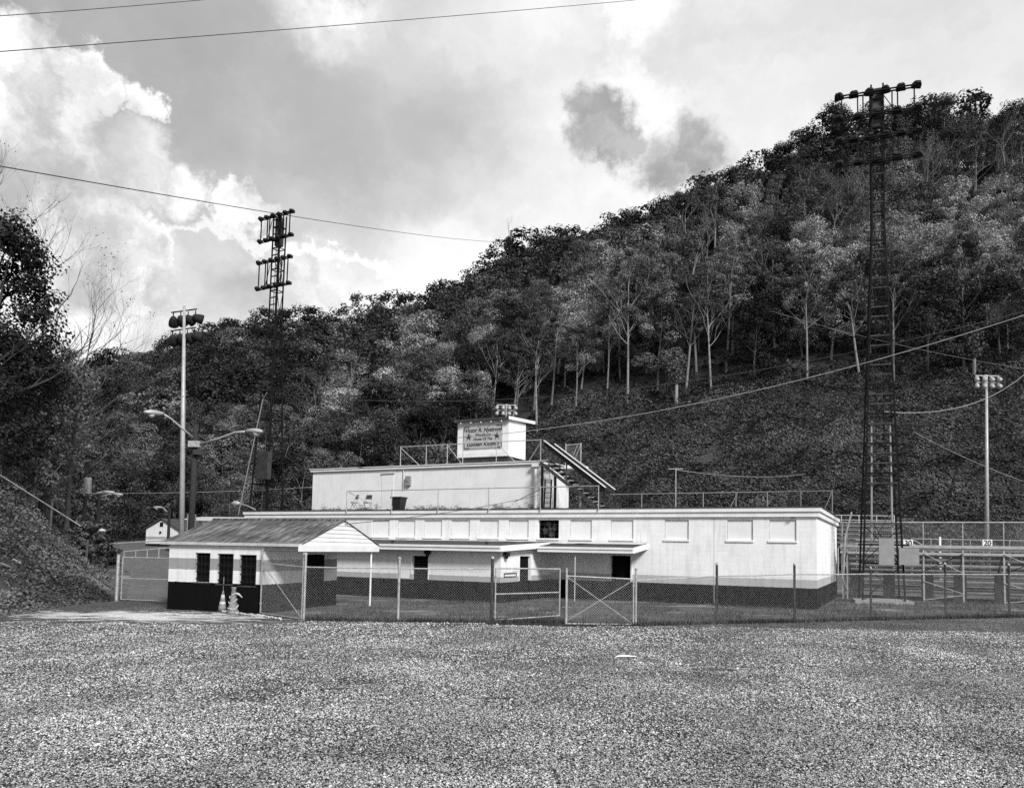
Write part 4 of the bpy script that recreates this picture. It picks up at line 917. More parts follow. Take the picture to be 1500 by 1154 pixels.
# ------------------------------------------------------------------ light poles
def dome_lamp(parent, p, d, s=1.0, m='lamp_dark'):
    q = MB(); q.lathe([(0.10*s, -0.25*s), (0.2*s, -0.2*s), (0.30*s, 0.0), (0.38*s, 0.3*s), (0.40*s, 0.55*s), (0.36*s, 0.56*s)], d, p, 12); f = q.build('floodlight', m, parent, smooth=True)
    return f
lp = at(268, 780, 57.0); lp.z = 0; ltop = at(270, 448, 57.0)
mp = thing('light_pole', 'tall pale steel pole with eight hooded floodlights above the booth roof', 'light pole', lp)
H = ltop.z; dx = ltop.x - lp.x
q = MB(); q.tube([(0, 0, 0), (dx * 0.5, 0, H * 0.5), (dx, 0, H)], [0.22, 0.17, 0.10], 14); q.build('shaft', 'pole_steel', mp, smooth=True)
for zi, z in enumerate((H - 0.35, H - 1.75)):
    q = MB(); q.beam((dx - 1.0, 0.1, z - 0.15), (dx + 0.85, 0.25, z + 0.2), 0.08, 0.08); q.build('cross_arm', 'iron', mp)
    for k in range(4):
        x = dx - 0.85 + k * 0.55; zz = z - 0.15 + 0.19 * (k / 3) * 1.0
        q = MB(); q.beam((x, 0.15, zz), (x, 0.15, zz - 0.4), 0.06, 0.06); q.build('yoke', 'iron', mp)
        dome_lamp(mp, (x, 0.2, zz - 0.5), Vector((-0.3 + 0.42 * k, 0.9 if k < 3 else 0.35, -0.75 + 0.16 * k)), 0.95)
q = MB(); q.box(0.35, 0.85, -0.2, 0.2, 3.0, 4.3); q.build('ballast_box', 'grey_box', mp)
wp = at(279, 780, 36.0); wp.z = 0
up_ = thing('lamp_post', 'tarred wooden post with two outreaching street lamps beyond the booth', 'lamp post', wp)
H = at(280, 622, 36.0).z
q = MB(); q.tube([(0.0, 0, 0), (0.05, 0, H)], [0.16, 0.12], 10); q.build('shaft', 'pole_wood', up_, smooth=True)
q = MB(); q.box(-0.27, 0.27, -0.30, -0.13, -0.14, 0.14); q.build('control_box', 'galvanised', up_, Vector((0.1, 0, at(280, 651, 36).z)))
def cobra(parent, p0, p1, size=1.0, name='street_lamp_head', r=0.05):
    """curved arm from p0 to p1 with a cobra-head lamp"""
    p0, p1 = Vector(p0), Vector(p1); d = p1 - p0; h = Vector((d.x, d.y, 0)).normalized()
    mid_ = p0 + d * 0.78 + Vector((0, 0, 0.10 * d.length * 0.35))
    q = MB(); q.tube([p0, p0 + d * 0.4 + Vector((0, 0, 0.02)), mid_, p1], r, 8); q.build('arm', 'pole_steel', parent, smooth=True)
    q = MB(); L = 0.95 * size; n = 10; secs = [(0.0, .06, .06), (.15, .12, .09), (.4, .19, .13), (.7, .20, .13), (.92, .13, .08), (1.0, .03, .02)]
    side = h.cross(Vector((0, 0, 1)))
    for f, wd, ht in secs:
        c = p1 + h * (f * L) + Vector((0, 0, 0.02 - 0.05 * f))
        for k in range(n):
            a = 2 * math.pi * k / n; q.v.append(tuple(c + side * math.cos(a) * wd * size + Vector((0, 0, math.sin(a) * ht * size))))
    for i in range(len(secs) - 1):
        for k in range(n): k2 = (k + 1) % n; q.f.append((i*n+k, i*n+k2, (i+1)*n+k2, (i+1)*n+k))
    q.f.append(tuple(range(n))[::-1]); q.f.append(tuple((len(secs)-1)*n + k for k in range(n)))
    hd = q.build('lamp_head', 'pole_steel', parent, smooth=True)
    q = MB(); q.lathe([(0.15*size, 0), (0.15*size, 0.05*size), (0.10*size, 0.13*size), (0.02, 0.16*size)], (0, 0, -1), p1 + h * (0.62 * L) + Vector((0, 0, -0.08 * size)), 10); q.build('lens', 'lens_glass', hd, smooth=True)
def lo(px, py, Y, base): return at(px, py, Y) - base
cobra(up_, lo(282, 640, 35.8, wp), lo(240, 607, 34.6, wp))
cobra(up_, lo(292, 651, 35.8, wp), lo(360, 632, 34.8, wp))
q = MB(); p = lo(292, 662, 35.8, wp); q.box(p.x - 0.25, p.x + 0.18, p.y - 0.1, p.y + 0.25, p.z - 0.12, p.z + 0.12); q.beam((0.1, 0, p.z - 0.25), (p.x, p.y, p.z), 0.06, 0.06); q.build('flood_lamp', 'dark_box', up_)
q = MB(); p = lo(280, 628, 36, wp); q.tube([(0.1, 0, H - 0.5), (0.22, -0.05, H - 0.3), (0.25, -0.05, H - 0.1)], 0.04, 6); q.build('insulator', 'iron', up_)
# far poles across the field
def far_pole(px, ytop, Y, label, s=1.0):
    b = at(px, 800, Y); b.z = 0; H = at(px, ytop, Y).z
    t_ = thing('light_pole', label, 'light pole', b, 0, 'light poles across the field')
    dxx = at(px, ytop, Y).x - b.x
    q = MB(); q.tube([(0, 0, 0), (dxx, 0, H)], [0.24, 0.12], 12); q.build('shaft', 'pole_steel', t_, smooth=True)
    for z in (H - 0.35 * s, H - 1.25 * s):
        q = MB(); q.beam((dxx - 1.55 * s, -0.1, z + 0.2 * s), (dxx + 1.55 * s, -0.1, z + 0.2 * s), 0.08, 0.08); q.build('cross_arm', 'galvanised', t_)
        for k in range(4):
            dn = Vector((0.2 * (k - 1.5), -0.55, -0.8)); c = Vector((dxx + (-1.4 + k * 0.93) * s, -0.2, z - 0.12 * s))
            f = dome_lamp(t_, c, dn, 0.8 * s, 'lamp_grey')
            q = MB(); q.lathe([(0.27 * s, 0.0), (0.16 * s, 0.04), (0.02, 0.06)], dn, c + dn.normalized() * 0.455 * s, 12); q.build('lens', 'lens_glass', f, smooth=True)
    return t_
far_pole(1445, 549, 82.0, 'tall pale floodlight pole across the field at the far right', 0.82)
far_pole(742, 592, 88.0, 'floodlight pole beyond the field whose lamps show above the cabin roof', 0.72)

# ------------------------------------------------------------------ bleachers seen from behind
def near_bleachers():
    b = thing('bleachers', 'long metal bleachers seen from behind with a fenced back rail', 'bleachers', bw_(0.3, 9.0, 0), BR)
    x0, x1 = 0.0, 17.0
    def lx(px, yb=9.0): return bl(px, 820, yb)[0] - 0.3
    posts = [0.1] + [lx(p) for p in (1241, 1353, 1411, 1471)]; posts += [posts[-1] + 1.95, posts[-1] + 3.9, posts[-1] + 5.8]
    zt = bl(1400, 765, 9.0)[1]; ztop = bl(1400, 800, 9.0)[1]
    for i, x in enumerate(posts):
        q = MB(); q.beam((x, 0, 0), (x, 0.05, ztop), 0.07, 0.07); q.beam((x, 0.05, ztop), (x, -0.02, zt), 0.05, 0.05); q.build('back_post', 'galvanised', b)
        q = MB(); q.beam((x, 0.05, ztop - 0.15), (x, 4.6, 0.45), 0.06, 0.09); q.build('raker', 'galvanised', b)
        for yy in (1.5, 3.0): q = MB(); q.beam((x, yy, 0), (x, yy, ztop - 0.15 - (ztop - 0.6) * yy / 4.6), 0.06, 0.06); q.build('leg', 'galvanised', b)
    q = MB(); q.tube([(x0, -0.02, zt), (x1, -0.02, zt)], 0.035, 8); q.build('top_rail', 'aluminium', b)
    NR = 8
    for r in range(NR):
        f = r / (NR - 1); y = 0.12 + f * 4.4; z = ztop - 0.03 - f * (ztop - 0.75)
        q = MB(); q.box(x0, x1, y, y + 0.26, z - 0.05, z); q.build('seat_plank', 'aluminium', b)
        q = MB(); q.box(x0, x1, y + 0.27, y + 0.5, z - 0.30, z - 0.26); q.build('foot_plank', 'plank_metal', b)
        q = MB(); q.box(x0, x1, y - 0.022, y - 0.002, z - 0.22, z - 0.03); q.build('riser', 'plank_metal' if r % 3 else 'aluminium', b)
    q = MB(); q.box(x0, x1, -0.04, 0.03, ztop - 0.10, ztop + 0.04); q.build('back_plank', 'aluminium', b)
    q = MB(); q.box(x0, x1, -0.035, 0.02, ztop - 0.42, ztop - 0.30); q.build('back_plank', 'aluminium', b)
    for i in range(len(posts) - 1):
        xa, xb = posts[i], posts[i+1]
        if i in (0, 2, 4, 6):
            q = MB(); q.beam((xa, -0.05, ztop - 0.35), (xb, -0.05, ztop - 1.25), 0.035, 0.035); q.build('brace', 'galvanised', b)
            q = MB(); q.beam((xa, -0.09, ztop - 1.2), (xb, -0.09, ztop - 0.35), 0.035, 0.035); q.build('brace', 'iron', b)
            q = MB(); q.beam((xa, -0.05, 1.0), (xb, -0.05, 0.45), 0.035, 0.035); q.build('brace', 'galvanised', b)
            q = MB(); q.beam((xa, -0.09, 0.12), (xb, -0.09, 0.4), 0.035, 0.035); q.build('brace', 'galvanised', b)
    for z in (0.62, 0.45, 0.3):
        q = MB(); q.beam((x0, 3.6 + z, z), (x1, 3.6 + z, z - 0.05), 0.1, 0.03); q.build('cross_tie', 'rust_iron', b)
    chain_link(b, (x0, 0.0, 0), (x1, 0.0, 0), ztop + 0.05, zt, sp=0.09, r=0.003)
    for px in (1256, 1302, 1358, 1406, 1466):
        x = lx(px, 10.2); q = MB(); q.box(x - 0.26, x + 0.26, 1.1, 1.4, 0, 1.35); q.build('pier', 'dark_box', b)
    # stair and handrails at the near end
    for yy in (-0.6, -0.1):
        q = MB(); q.tube([(0.15, yy, 1.2), (0.25, yy, ztop + 0.4), (0.55, yy, zt + 0.5)], 0.03, 6); q.build('hand_rail', 'galvanised', b)
    return b
near_bleachers()
def far_bleachers():
    A = at(1228, 795, 78.0); Bp = at(1334, 795, 78.0)
    t_ = thing('bleachers', 'smaller metal bleachers across the field below the vine-covered slope', 'bleachers', (A.x, A.y, 0), R(-3))
    L = Bp.x - A.x; z0 = A.z - 0.4
    for r in range(6):
        z = z0 + r * 0.46; y = r * 0.7
        q = MB(); q.box(0, L, y, y + 0.28, z - 0.05, z); q.build('seat_plank', 'grey_box', t_)
        q = MB(); q.box(0, L, y + 0.3, y + 0.34, z - 0.02, z + 0.22); q.build('riser', 'rust_iron', t_)
    for k in range(5):
        x = L * k / 4; q = MB(); q.beam((x, 0.1, 0), (x, 0.1, z0 - 0.05), 0.08, 0.08); q.build('leg', 'galvanised', t_)
        q = MB(); q.beam((x, 4.1, 0), (x, 4.1, z0 + 3.4), 0.08, 0.08); q.build('back_post', 'galvanised', t_)
    for z in (z0 + 3.4, z0 + 2.9): q = MB(); q.beam((0, 4.1, z), (L, 4.1, z), 0.06, 0.06); q.build('back_rail', 'galvanised', t_)
    for x0_, x1_ in ((0.2 * L, 0.55 * L), (0.58 * L, L)):
        q = MB(); q.beam((x0_, -0.6, z0 + 0.75), (x1_, -0.6, z0 + 0.75), 0.07, 0.07); q.build('front_rail', 'galvanised', t_)
        q = MB(); q.beam((x0_, -0.6, z0 + 0.35), (x1_, -0.6, z0 + 0.35), 0.07, 0.07); q.build('front_rail', 'galvanised', t_)
    for a, b in (((L, -0.6, z0 + 0.75), (L + 1.6, -1.0, z0 - 0.4)), ((L, -0.6, z0 + 0.3), (L + 1.6, -1.0, z0 - 0.85))):
        q = MB(); q.beam(a, b, 0.09, 0.09); q.build('stair_rail', 'galvanised', t_)
    return t_
far_bleachers()
# yard marker panels and the white end marker, on the far side of the field
def yard_marker(px, py, Y, txt, label):
    P = at(px, py, Y); t_ = thing('yard_marker', label, 'marker', (P.x, P.y, 0), 0, 'yard markers along the far side of the field')
    q = MB(); q.box(-0.46, 0.46, -0.05, 0.05, P.z - 0.32, P.z + 0.32); q.build('panel', 'white_board', t_)
    for x in (-0.3, 0.3): q = MB(); q.tube([(x, 0.08, 0), (x, 0.08, P.z)], 0.03, 6); q.build('leg', 'galvanised', t_)
    c = bpy.data.curves.new('txt', 'FONT'); c.body = txt; c.size = 0.72; c.align_x = 'CENTER'; c.extrude = 0.01; c.offset = 0.02
    tmp = bpy.data.objects.new('tmp', c); col.objects.link(tmp); dg = bpy.context.evaluated_depsgraph_get(); me = bpy.data.meshes.new_from_object(tmp.evaluated_get(dg)); bpy.data.objects.remove(tmp)
    me.materials.clear(); me.materials.append(MATS['ink'])
    for v in me.vertices: v.co = Vector((v.co.x, -0.065 - v.co.z, v.co.y + P.z - 0.25))
    link('number', me, t_)
yard_marker(1330, 795, 74.0, '30', 'white yard marker with number beside the far bleachers')
yard_marker(1446, 795, 74.0, '20', 'white yard marker with number at the foot of the far light pole')
q = MB(); P = at(1377, 802, 74); q.box(-0.09, 0.09, -0.06, 0.06, 0.3, at(1377, 786, 74).z); q.box(-0.16, 0.16, -0.12, 0.12, 0, 0.3); tag(q.build('end_marker', 'white_board', None, (P.x, P.y, 0)), 'slim white upright marker between the two yard numbers', 'marker')
fl = thing('field_fence', 'low pipe rail along the far side of the field', 'fence', at(1335, 800, 79) * 1.0)
fl.location.z = 0; FZ = at(1400, 790, 79).z
q = MB(); q.tube([(0, 0, FZ), (14, 0, FZ)], 0.04, 6); q.build('rail', 'galvanised', fl)
for k in range(8): q = MB(); q.tube([(k * 2, 0, 0), (k * 2, 0, FZ)], 0.04, 6); q.build('post', 'galvanised', fl)

# ------------------------------------------------------------------ left background: road, house, street lamps
def road_strip():
    ctr = [(-13.6, 29.5), (-15.2, 34), (-18.5, 42), (-24, 52), (-31, 66), (-37, 80), (-50, 100), (-75, 125)]; zs = [0.012, 0.1, 0.35, 0.7, 1.2, 1.6, 2.2, 3.0]; wd = [1.4, 2.2, 3.0, 3.6, 4.4, 5, 5, 5]
    for nm, k, up_, m_ in (('valley_ground', 1.9, 0.0, 'yard'), ('road', 0.55, 0.03, 'asphalt_road')):
        q = MB(); n = len(ctr)
        for (x, y), z, w_ in zip(ctr, zs, wd): w2_ = w_ * k; q.v += [(x - w2_, y - 0.4 * w2_, z + .1 + up_), (x + w2_, y + 0.4 * w2_, z + .1 + up_), (x + w2_ + 2.5, y + 0.4 * w2_ + 1, -0.05)]
        q.f = [(3*i, 3*i+1, 3*i+4, 3*i+3) for i in range(n - 1)] + ([(3*i+1, 3*i+2, 3*i+5, 3*i+4) for i in range(n - 1)] if k > 1 else [])
        for i_ in (0, 1, 2): q.v[i_] = (q.v[i_][0], q.v[i_][1], 0.013 + up_ * 0.3 if i_ < 2 else -0.05)
        tag(q.build(nm, m_), kind='structure')
road_strip()
hp_ = at(213, 800, 82.0)
hs = thing('house', 'small white gabled building with a grey stripe down the road at the left', 'house', (hp_.x, hp_.y, hp_.z - 0.25), R(-10))
q = MB(); q.box(0, 3.7, 0, 9, 0, 2.1); q.poly([(0, 0, 2.1), (3.7, 0, 2.1), (1.85, 0, 3.12)], (0, 9, 0)); q.build('wall', 'house_paint', hs)
q = MB(); q.add([(-.25,-.25,1.98),(1.85,-.25,3.16),(1.85,9.2,3.16),(-.25,9.2,1.98),(-.25,-.25,2.06),(1.85,-.25,3.24),(1.85,9.2,3.24),(-.25,9.2,2.06)], [(0,3,2,1),(4,5,6,7),(0,1,5,4),(1,2,6,5),(2,3,7,6),(3,0,4,7)])
q.add([(3.95,-.25,1.98),(1.851,-.25,3.16),(1.851,9.2,3.16),(3.95,9.2,1.98),(3.95,-.25,2.06),(1.851,-.25,3.24),(1.851,9.2,3.24),(3.95,9.2,2.06)], [(0,3,2,1),(4,5,6,7),(0,1,5,4),(1,2,6,5),(2,3,7,6),(3,0,4,7)]); q.build('roof', 'tar', hs)
q = MB(); q.box(1.6, 1.95, -0.05, -0.002, 2.35, 2.8); q.build('window', 'dark_opening', hs)
q = MB(); q.lathe([(0.1, 0), (0.13, 0.05), (0.1, 0.15)], (0, -1, 0), (1.7, -0.002, 1.75), 8); q.build('wall_lamp', 'dark_opening', hs)
q = MB(); q.box(0.4, 1.6, -0.06, -0.002, 0.05, 0.5); q.build('door', 'dark_opening', hs)
# longer flat-roofed wing behind, right of the house
hw_ = thing('shed', 'long low pale shed behind the poles left of the field house', 'building', (at(300, 770, 88).x, 88, 1.5), R(-8))
q = MB(); q.box(-3.0, 9.0, 0, 5, 0, 3.2); q.build('wall', 'stucco', hw_)
q = MB(); q.poly([(-3.3, -0.3, 3.203), (9.3, -0.3, 3.203), (9.3, 5.3, 3.75), (-3.3, 5.3, 3.75)], (0, 0, 0.12)); q.build('roof', 'dull_trim', hw_)
def street_lamp(px, pbase, Y, heads, label, transformer=False, ybase=None):
    b = at(px, 800, Y); b.z = pbase; H_ = max(at(px, h[1], Y).z for h in heads) - pbase
    t_ = thing('street_lamp', label, 'street lamp', b, 0, 'street lamps along the road behind the bank')
    q = MB(); q.tube([(0, 0, -1), (0, 0, H_ + (0.3 if not transformer else -0.2))], [0.16, 0.12], 8); q.build('shaft', 'pole_wood', t_)
    for (x0, y0, x1, y1) in heads:
        cobra(t_, at(x0, y0, Y) - b, at(x1, y1, Y) - b, 0.9, r=0.045)
    if transformer:
        c = at(128, 712, Y) - b; q = MB(); q.lathe([(0.2, -0.55), (0.26, -0.5), (0.26, 0.5), (0.15, 0.58)], (0, 0, 1), c, 10); q.build('transformer', 'galvanised', t_)
    return t_
street_lamp(121, 3.0, 52.0, [(120, 722, 108, 718), (128, 727, 150, 720.5)], 'wooden pole with pale transformer can and two lamps above the bank', True)
street_lamp(142, 3.0, 56.0, [(147, 728, 163, 723.5)], 'thin pole with a single lamp just right of the transformer pole')
street_lamp(246, 1.5, 70.0, [(245, 750, 238, 743)], 'small street lamp leaning out over the little gabled house')
street_lamp(131, 2.0, 40.0, [(126, 782, 131, 776)], 'short broken lamp post standing in the brush of the bank')
# guard rail and low fence beside the road
gf = thing('road_fence', 'low pipe fence along the road in front of the small house', 'fence', at(165, 800, 66)); gb = Vector(gf.location)
for i, (pa_, pb_) in enumerate((((162, 796, 66), (250, 791, 66)), ((180, 808, 58), (250, 802, 58)))):
    q = MB(); q.tube([at(*pa_) - gb, at(*pb_) - gb], 0.05, 6); q.build('rail', 'galvanised', gf)
for k in range(5):
    p = at(182 + k * 17, 806.5 - k * 1.4, 58) - gb; q = MB(); q.tube([p, p - Vector((0, 0, 1.4))], 0.04, 6); q.build('post', 'galvanised', gf)

# ------------------------------------------------------------------ overhead wires
def cable(pts, sag, r, label, m='cable', name='overhead_cable', n=24):
    pts = [Vector(p) for p in pts]; a, b = pts[0], pts[-1]; L = []
    for k in range(n + 1):
        f = k / n; p = a.lerp(b, f); p.z -= sag * 4 * f * (1 - f); L.append(p - a)
    q = MB(); q.tube(L, r, 5); return tag(q.build(name, m, None, a, True), label, 'cable')
cable([at(-80, 29, 16), at(420, -12, 24)], 0.05, 0.009, 'short stretch of dark cable crossing the topmost left corner of sky')
cable([at(-80, 82, 14), at(1000, -6, 30)], 0.05, 0.009, 'long dark cable crossing the sky from left edge to top centre')
cable([at(-60, 233, 26), at(740, 355, 130)], 0.6, 0.022, 'dark cable sloping down across the sky to the wooded ridge')
A_ = at(404, 577, 48.6)
cable([A_, at(1560, 440, 34)], 2.0, 0.018, 'dark cable sagging from the left tower past the name board to the right edge')
cable([at(671, 641, 40), at(1560, 442, 30)], 0.9, 0.016, 'pale cable rising steadily from the rooftop cabin to the right edge', 'cable_light')
cable([at(386, 646, 36), at(545, 686, 42.3)], 0.25, 0.014, 'thin cable from the street lamp post to the upper roof')
cable([at(120, 722, 52), at(462, 713, 50)], 0.15, 0.014, 'pale level wire running from the transformer pole to the left tower', 'cable_light')
cable([tw_(RX1, RM, ZR - 0.1), bw_(-13.1, 2.4, 4.9)], 0.15, 0.012, 'thin service wire from the booth gable to the upper storey')
cable([at(1296, 603, 36), at(1510, 540, 60)], 1.1, 0.02, 'slack wire hanging from the right tower towards the wooded slope', 'cable_light')
cable([at(1338, 632, 70), at(1520, 712, 60)], 0.3, 0.025, 'pale rope slanting down in front of the vines at the far right', 'cable_light')
cable([at(990, 688, 40), at(1180, 694, 60)], 0.3, 0.014, 'slack wire from the roof mast across the vine-covered slope', 'cable_light')
cable([at(1128, 455, 100), at(1500, 540, 90)], 0.6, 0.014, 'faint line crossing the trees behind the right tower', 'cable_light')
# guy pipe lying along the bank
q = MB(); a = at(-20, 683, 33); q.tube([Vector((0, 0, 0)), at(118, 770, 34) - a], 0.025, 6); tag(q.build('fallen_pole', 'bark_pale', None, a), 'long thin fallen pole slanting down the brushy bank', 'pole')

for (px, py, sx, sy, lab) in ((917, 963, .22, .05, 'flat white scrap of paper lying on the gravel'), (1289, 906, .16, .1, 'small white scrap of litter at the foot of the right fence')):
    P = gnd(px, py); q = MB(); q.poly([(-sx, -sy, .02), (sx * .9, -sy * .8, .03), (sx, sy, .025), (-.2 * sx, sy * 1.2, .05), (-sx * .8, sy * .7, .03)], (0, 0, .008)); tag(q.build('paper_scrap', 'white_board', None, P), lab, 'litter')
# ------------------------------------------------------------------ wooded hill: lofted between a foot line and a ridge line
COLS = [  # sight column, foot distance, ridge distance, sight height of the ridge's tree tops
    (-900, 150, 330, 520), (-500, 150, 345, 540), (-200, 150, 350, 545), (0, 148, 345, 535), (130, 145, 335, 532), (230, 140, 325, 502), (330, 135, 310, 470), (430, 130, 300, 458), (520, 122, 290, 448), (600, 115, 275, 430),
    (690, 108, 258, 392), (745, 104, 248, 352), (850, 98, 236, 312), (950, 95, 226, 288), (1030, 92, 220, 248), (1110, 91, 214, 222), (1200, 90, 208, 186), (1300, 89, 202, 158),
    (1400, 88, 197, 150), (1500, 87, 192, 146), (1650, 86, 186, 140), (1900, 84, 180, 150), (2400, 80, 170, 190)]
foot = []; ridge = []
for px, yf, yr, py in COLS:
    f = at(px, 800, yf); f.z = -0.3; r_ = at(px, py, yr); r_.z -= 18.0; foot.append(f); ridge.append(r_)
def hillp(s, t):
    """s in columns (float), t from foot 0 to ridge 1 (beyond: the far side)"""
    s = min(max(s, 0), len(COLS) - 1.001); i = int(s); f = s - i
    F = foot[i].lerp(foot[i+1], f); G = ridge[i].lerp(ridge[i+1], f)
    P = F.lerp(G, t)
    prof = 1.12 * t - 0.12 * t * t if t <= 1 else 1.0 - 0.7 * (t - 1)
    P.z = F.z + (G.z - F.z) * prof
    k = min(1, t * 4) * (1 if t <= 1 else 1)
    P.z += k * (2.6 * mnoise.noise((P.x * 0.018, P.y * 0.018, 1.0)) + 1.0 * mnoise.noise((P.x * 0.06, P.y * 0.06, 4.0)))
    return P
def hill_mesh():
    ns, nt = 130, 60; V = []; F = []
    for i in range(ns + 1):
        for j in range(nt + 1): V.append(tuple(hillp((len(COLS) - 1.001) * i / ns, 1.35 * j / nt)))
    for i in range(ns):
        for j in range(nt): a = i * (nt + 1) + j; F.append((a, a + nt + 1, a + nt + 2, a + 1))
    mb = MB(); mb.v = V; mb.f = F; return tag(mb.build('hill', 'litter', smooth=True), kind='structure')
hill_mesh()
EDGE = [(-900, 2000), (560, 2000), (640, 760), (700, 690), (780, 640), (860, 612), (940, 598), (1040, 586), (1150, 572), (1300, 562), (1500, 556), (2400, 540)]
def edge_y(px): return float(np.interp(px, [e[0] for e in EDGE], [e[1] for e in EDGE]))

# ---------------------------------------------------------------- tree prototypes
def limb(mb, p, d, L, r, depth, rs, spread=0.55, tips=None, up=0.15, n=5, nb=(2, 3), droop=0.0):
    pts = [p]; rad = [r]; q = p.copy(); dd = d.normalized()
    seg = 3
    for k in range(seg):
        dd = (dd + Vector((rs.uniform(-1, 1), rs.uniform(-1, 1), rs.uniform(-0.6, 1) )) * 0.16 + Vector((0, 0, up * 0.3 - droop))).normalized()
        q = q + dd * (L / seg); pts.append(q.copy()); rad.append(r * (1 - 0.45 * (k + 1) / seg))
    mb.tube(pts, rad, n, cap=False)
    if depth <= 0:
        if tips is not None: tips.append((q.copy(), dd.copy()))
        return
    for b in range(rs.randint(*nb)):
        f = rs.uniform(0.45, 1.0) if b else 1.0
        o = pts[0].lerp(q, f) if f < 1 else q
        idx = min(int(f * seg), seg - 1); o = pts[idx].lerp(pts[idx + 1], f * seg - idx) if f < 1 else q
        nd = (dd + Vector((rs.gauss(0, 1), rs.gauss(0, 1), rs.gauss(0, 0.6) + up)) * spread).normalized()
        limb(mb, o, nd, L * rs.uniform(0.58, 0.8), r * 0.52, depth - 1, rs, spread, tips, up, max(3, n - 1), nb, droop)
def crown_leaves(H, base, wid, n, size, rs, clumps=42, shape='round', hollow=0.55):
    """leaf clumps spread through the crown; returns (N,4,3)"""
    cz0, cz1 = H * base, H
    CC = []
    for k in range(clumps):
        u = rs.uniform(0, 1) ** 0.8; z = cz0 + (cz1 - cz0) * u
        if shape == 'cone': rr = wid * 0.5 * (1.02 - u) ** 0.85 + 0.15
        elif shape == 'tall': rr = wid * 0.5 * math.sin(math.pi * min(0.97, 0.18 + 0.78 * u)) ** 0.8
        else: rr = wid * 0.5 * math.sqrt(max(0.03, 1 - ((u - 0.45) / 0.56) ** 2))
        a = rs.uniform(0, 2 * math.pi); q = rr * math.sqrt(rs.uniform(hollow ** 2, 1.0)) * rs.uniform(0.75, 1.12)
        CC.append((q * math.cos(a), q * math.sin(a), z, rs.uniform(0.55, 1.25)))
    CC = np.array(CC); idx = rng.integers(0, len(CC), n)
    cr = wid * 0.135 * CC[idx, 3]
    dirs = rng.normal(size=(n, 3)); dirs /= np.linalg.norm(dirs, axis=1, keepdims=True)
    rad = cr * rng.uniform(0.35, 1.0, n) ** 0.5
    C = CC[idx, :3] + dirs * rad[:, None] * np.array([1.15, 1.15, 0.72])
    cen = np.array([0, 0, H * (base + 1) / 2 - H * 0.15])
    out = C - cen; out /= np.linalg.norm(out, axis=1, keepdims=True)
    Nn = dirs * 0.9 + out * 0.5 + rng.normal(size=(n, 3)) * 0.55 + np.array([0, 0, 0.45])
    return leaf_quads(C, Nn, size * rng.uniform(0.6, 1.3, n), 0.75)
class Proto: pass
def tree_proto(seed, H, base, wid, nleaf, size, leafmat, barkmat, shape='round', clumps=42, depth=3, trunk_r=0.2, bare=False):
    rs = random.Random(seed); P = Proto(); mb = MB(); tips = []
    top = Vector((rs.uniform(-.4, .4), rs.uniform(-.4, .4), H * (0.62 if shape != 'cone' else 0.96)))
    midp = Vector((rs.uniform(-.25, .25), rs.uniform(-.25, .25), top.z * 0.5))
    mb.tube([Vector((0, 0, -1.5)), Vector((0, 0, 0.5)), midp, top], [trunk_r * 1.3, trunk_r, trunk_r * 0.8, trunk_r * 0.45], 7, cap=False)
    nb = 7 if shape != 'cone' else 0
    for k in range(nb):
        f = rs.uniform(max(0.5, base), 1.0); p = midp.lerp(top, (f - 0.5) / 0.5)
        a = rs.uniform(0, 6.28); d = Vector((math.cos(a), math.sin(a), rs.uniform(0.5, 1.4)))
        limb(mb, p, d, H * 0.17, trunk_r * 0.36, depth - 1, rs, 0.5, tips, 0.25)
    limb(mb, top, Vector((0, 0, 1)), H * 0.2, trunk_r * 0.42, depth, rs, 0.45, tips, 0.3)
    P.trunk = bpy.data.meshes.new('trunk'); P.trunk.from_pydata(mb.v, [], mb.f); P.trunk.update(); P.trunk.materials.append(MATS[barkmat])
    if bare:
        T = np.array([t[0] for t in tips]); 
        idx = rng.integers(0, len(T), nleaf); C = T[idx] + rng.normal(size=(nleaf, 3)) * wid * 0.04
        Q = leaf_quads(C, rng.normal(size=(nleaf, 3)), size * rng.uniform(.6, 1.2, nleaf), 0.6)
    else: Q = crown_leaves(H, base, wid, nleaf, size, rs, clumps, shape)
    P.crown = quads_mesh('crown', Q, [leafmat]); P.H = H; P.kind = leafmat
    return P
NL = 8500
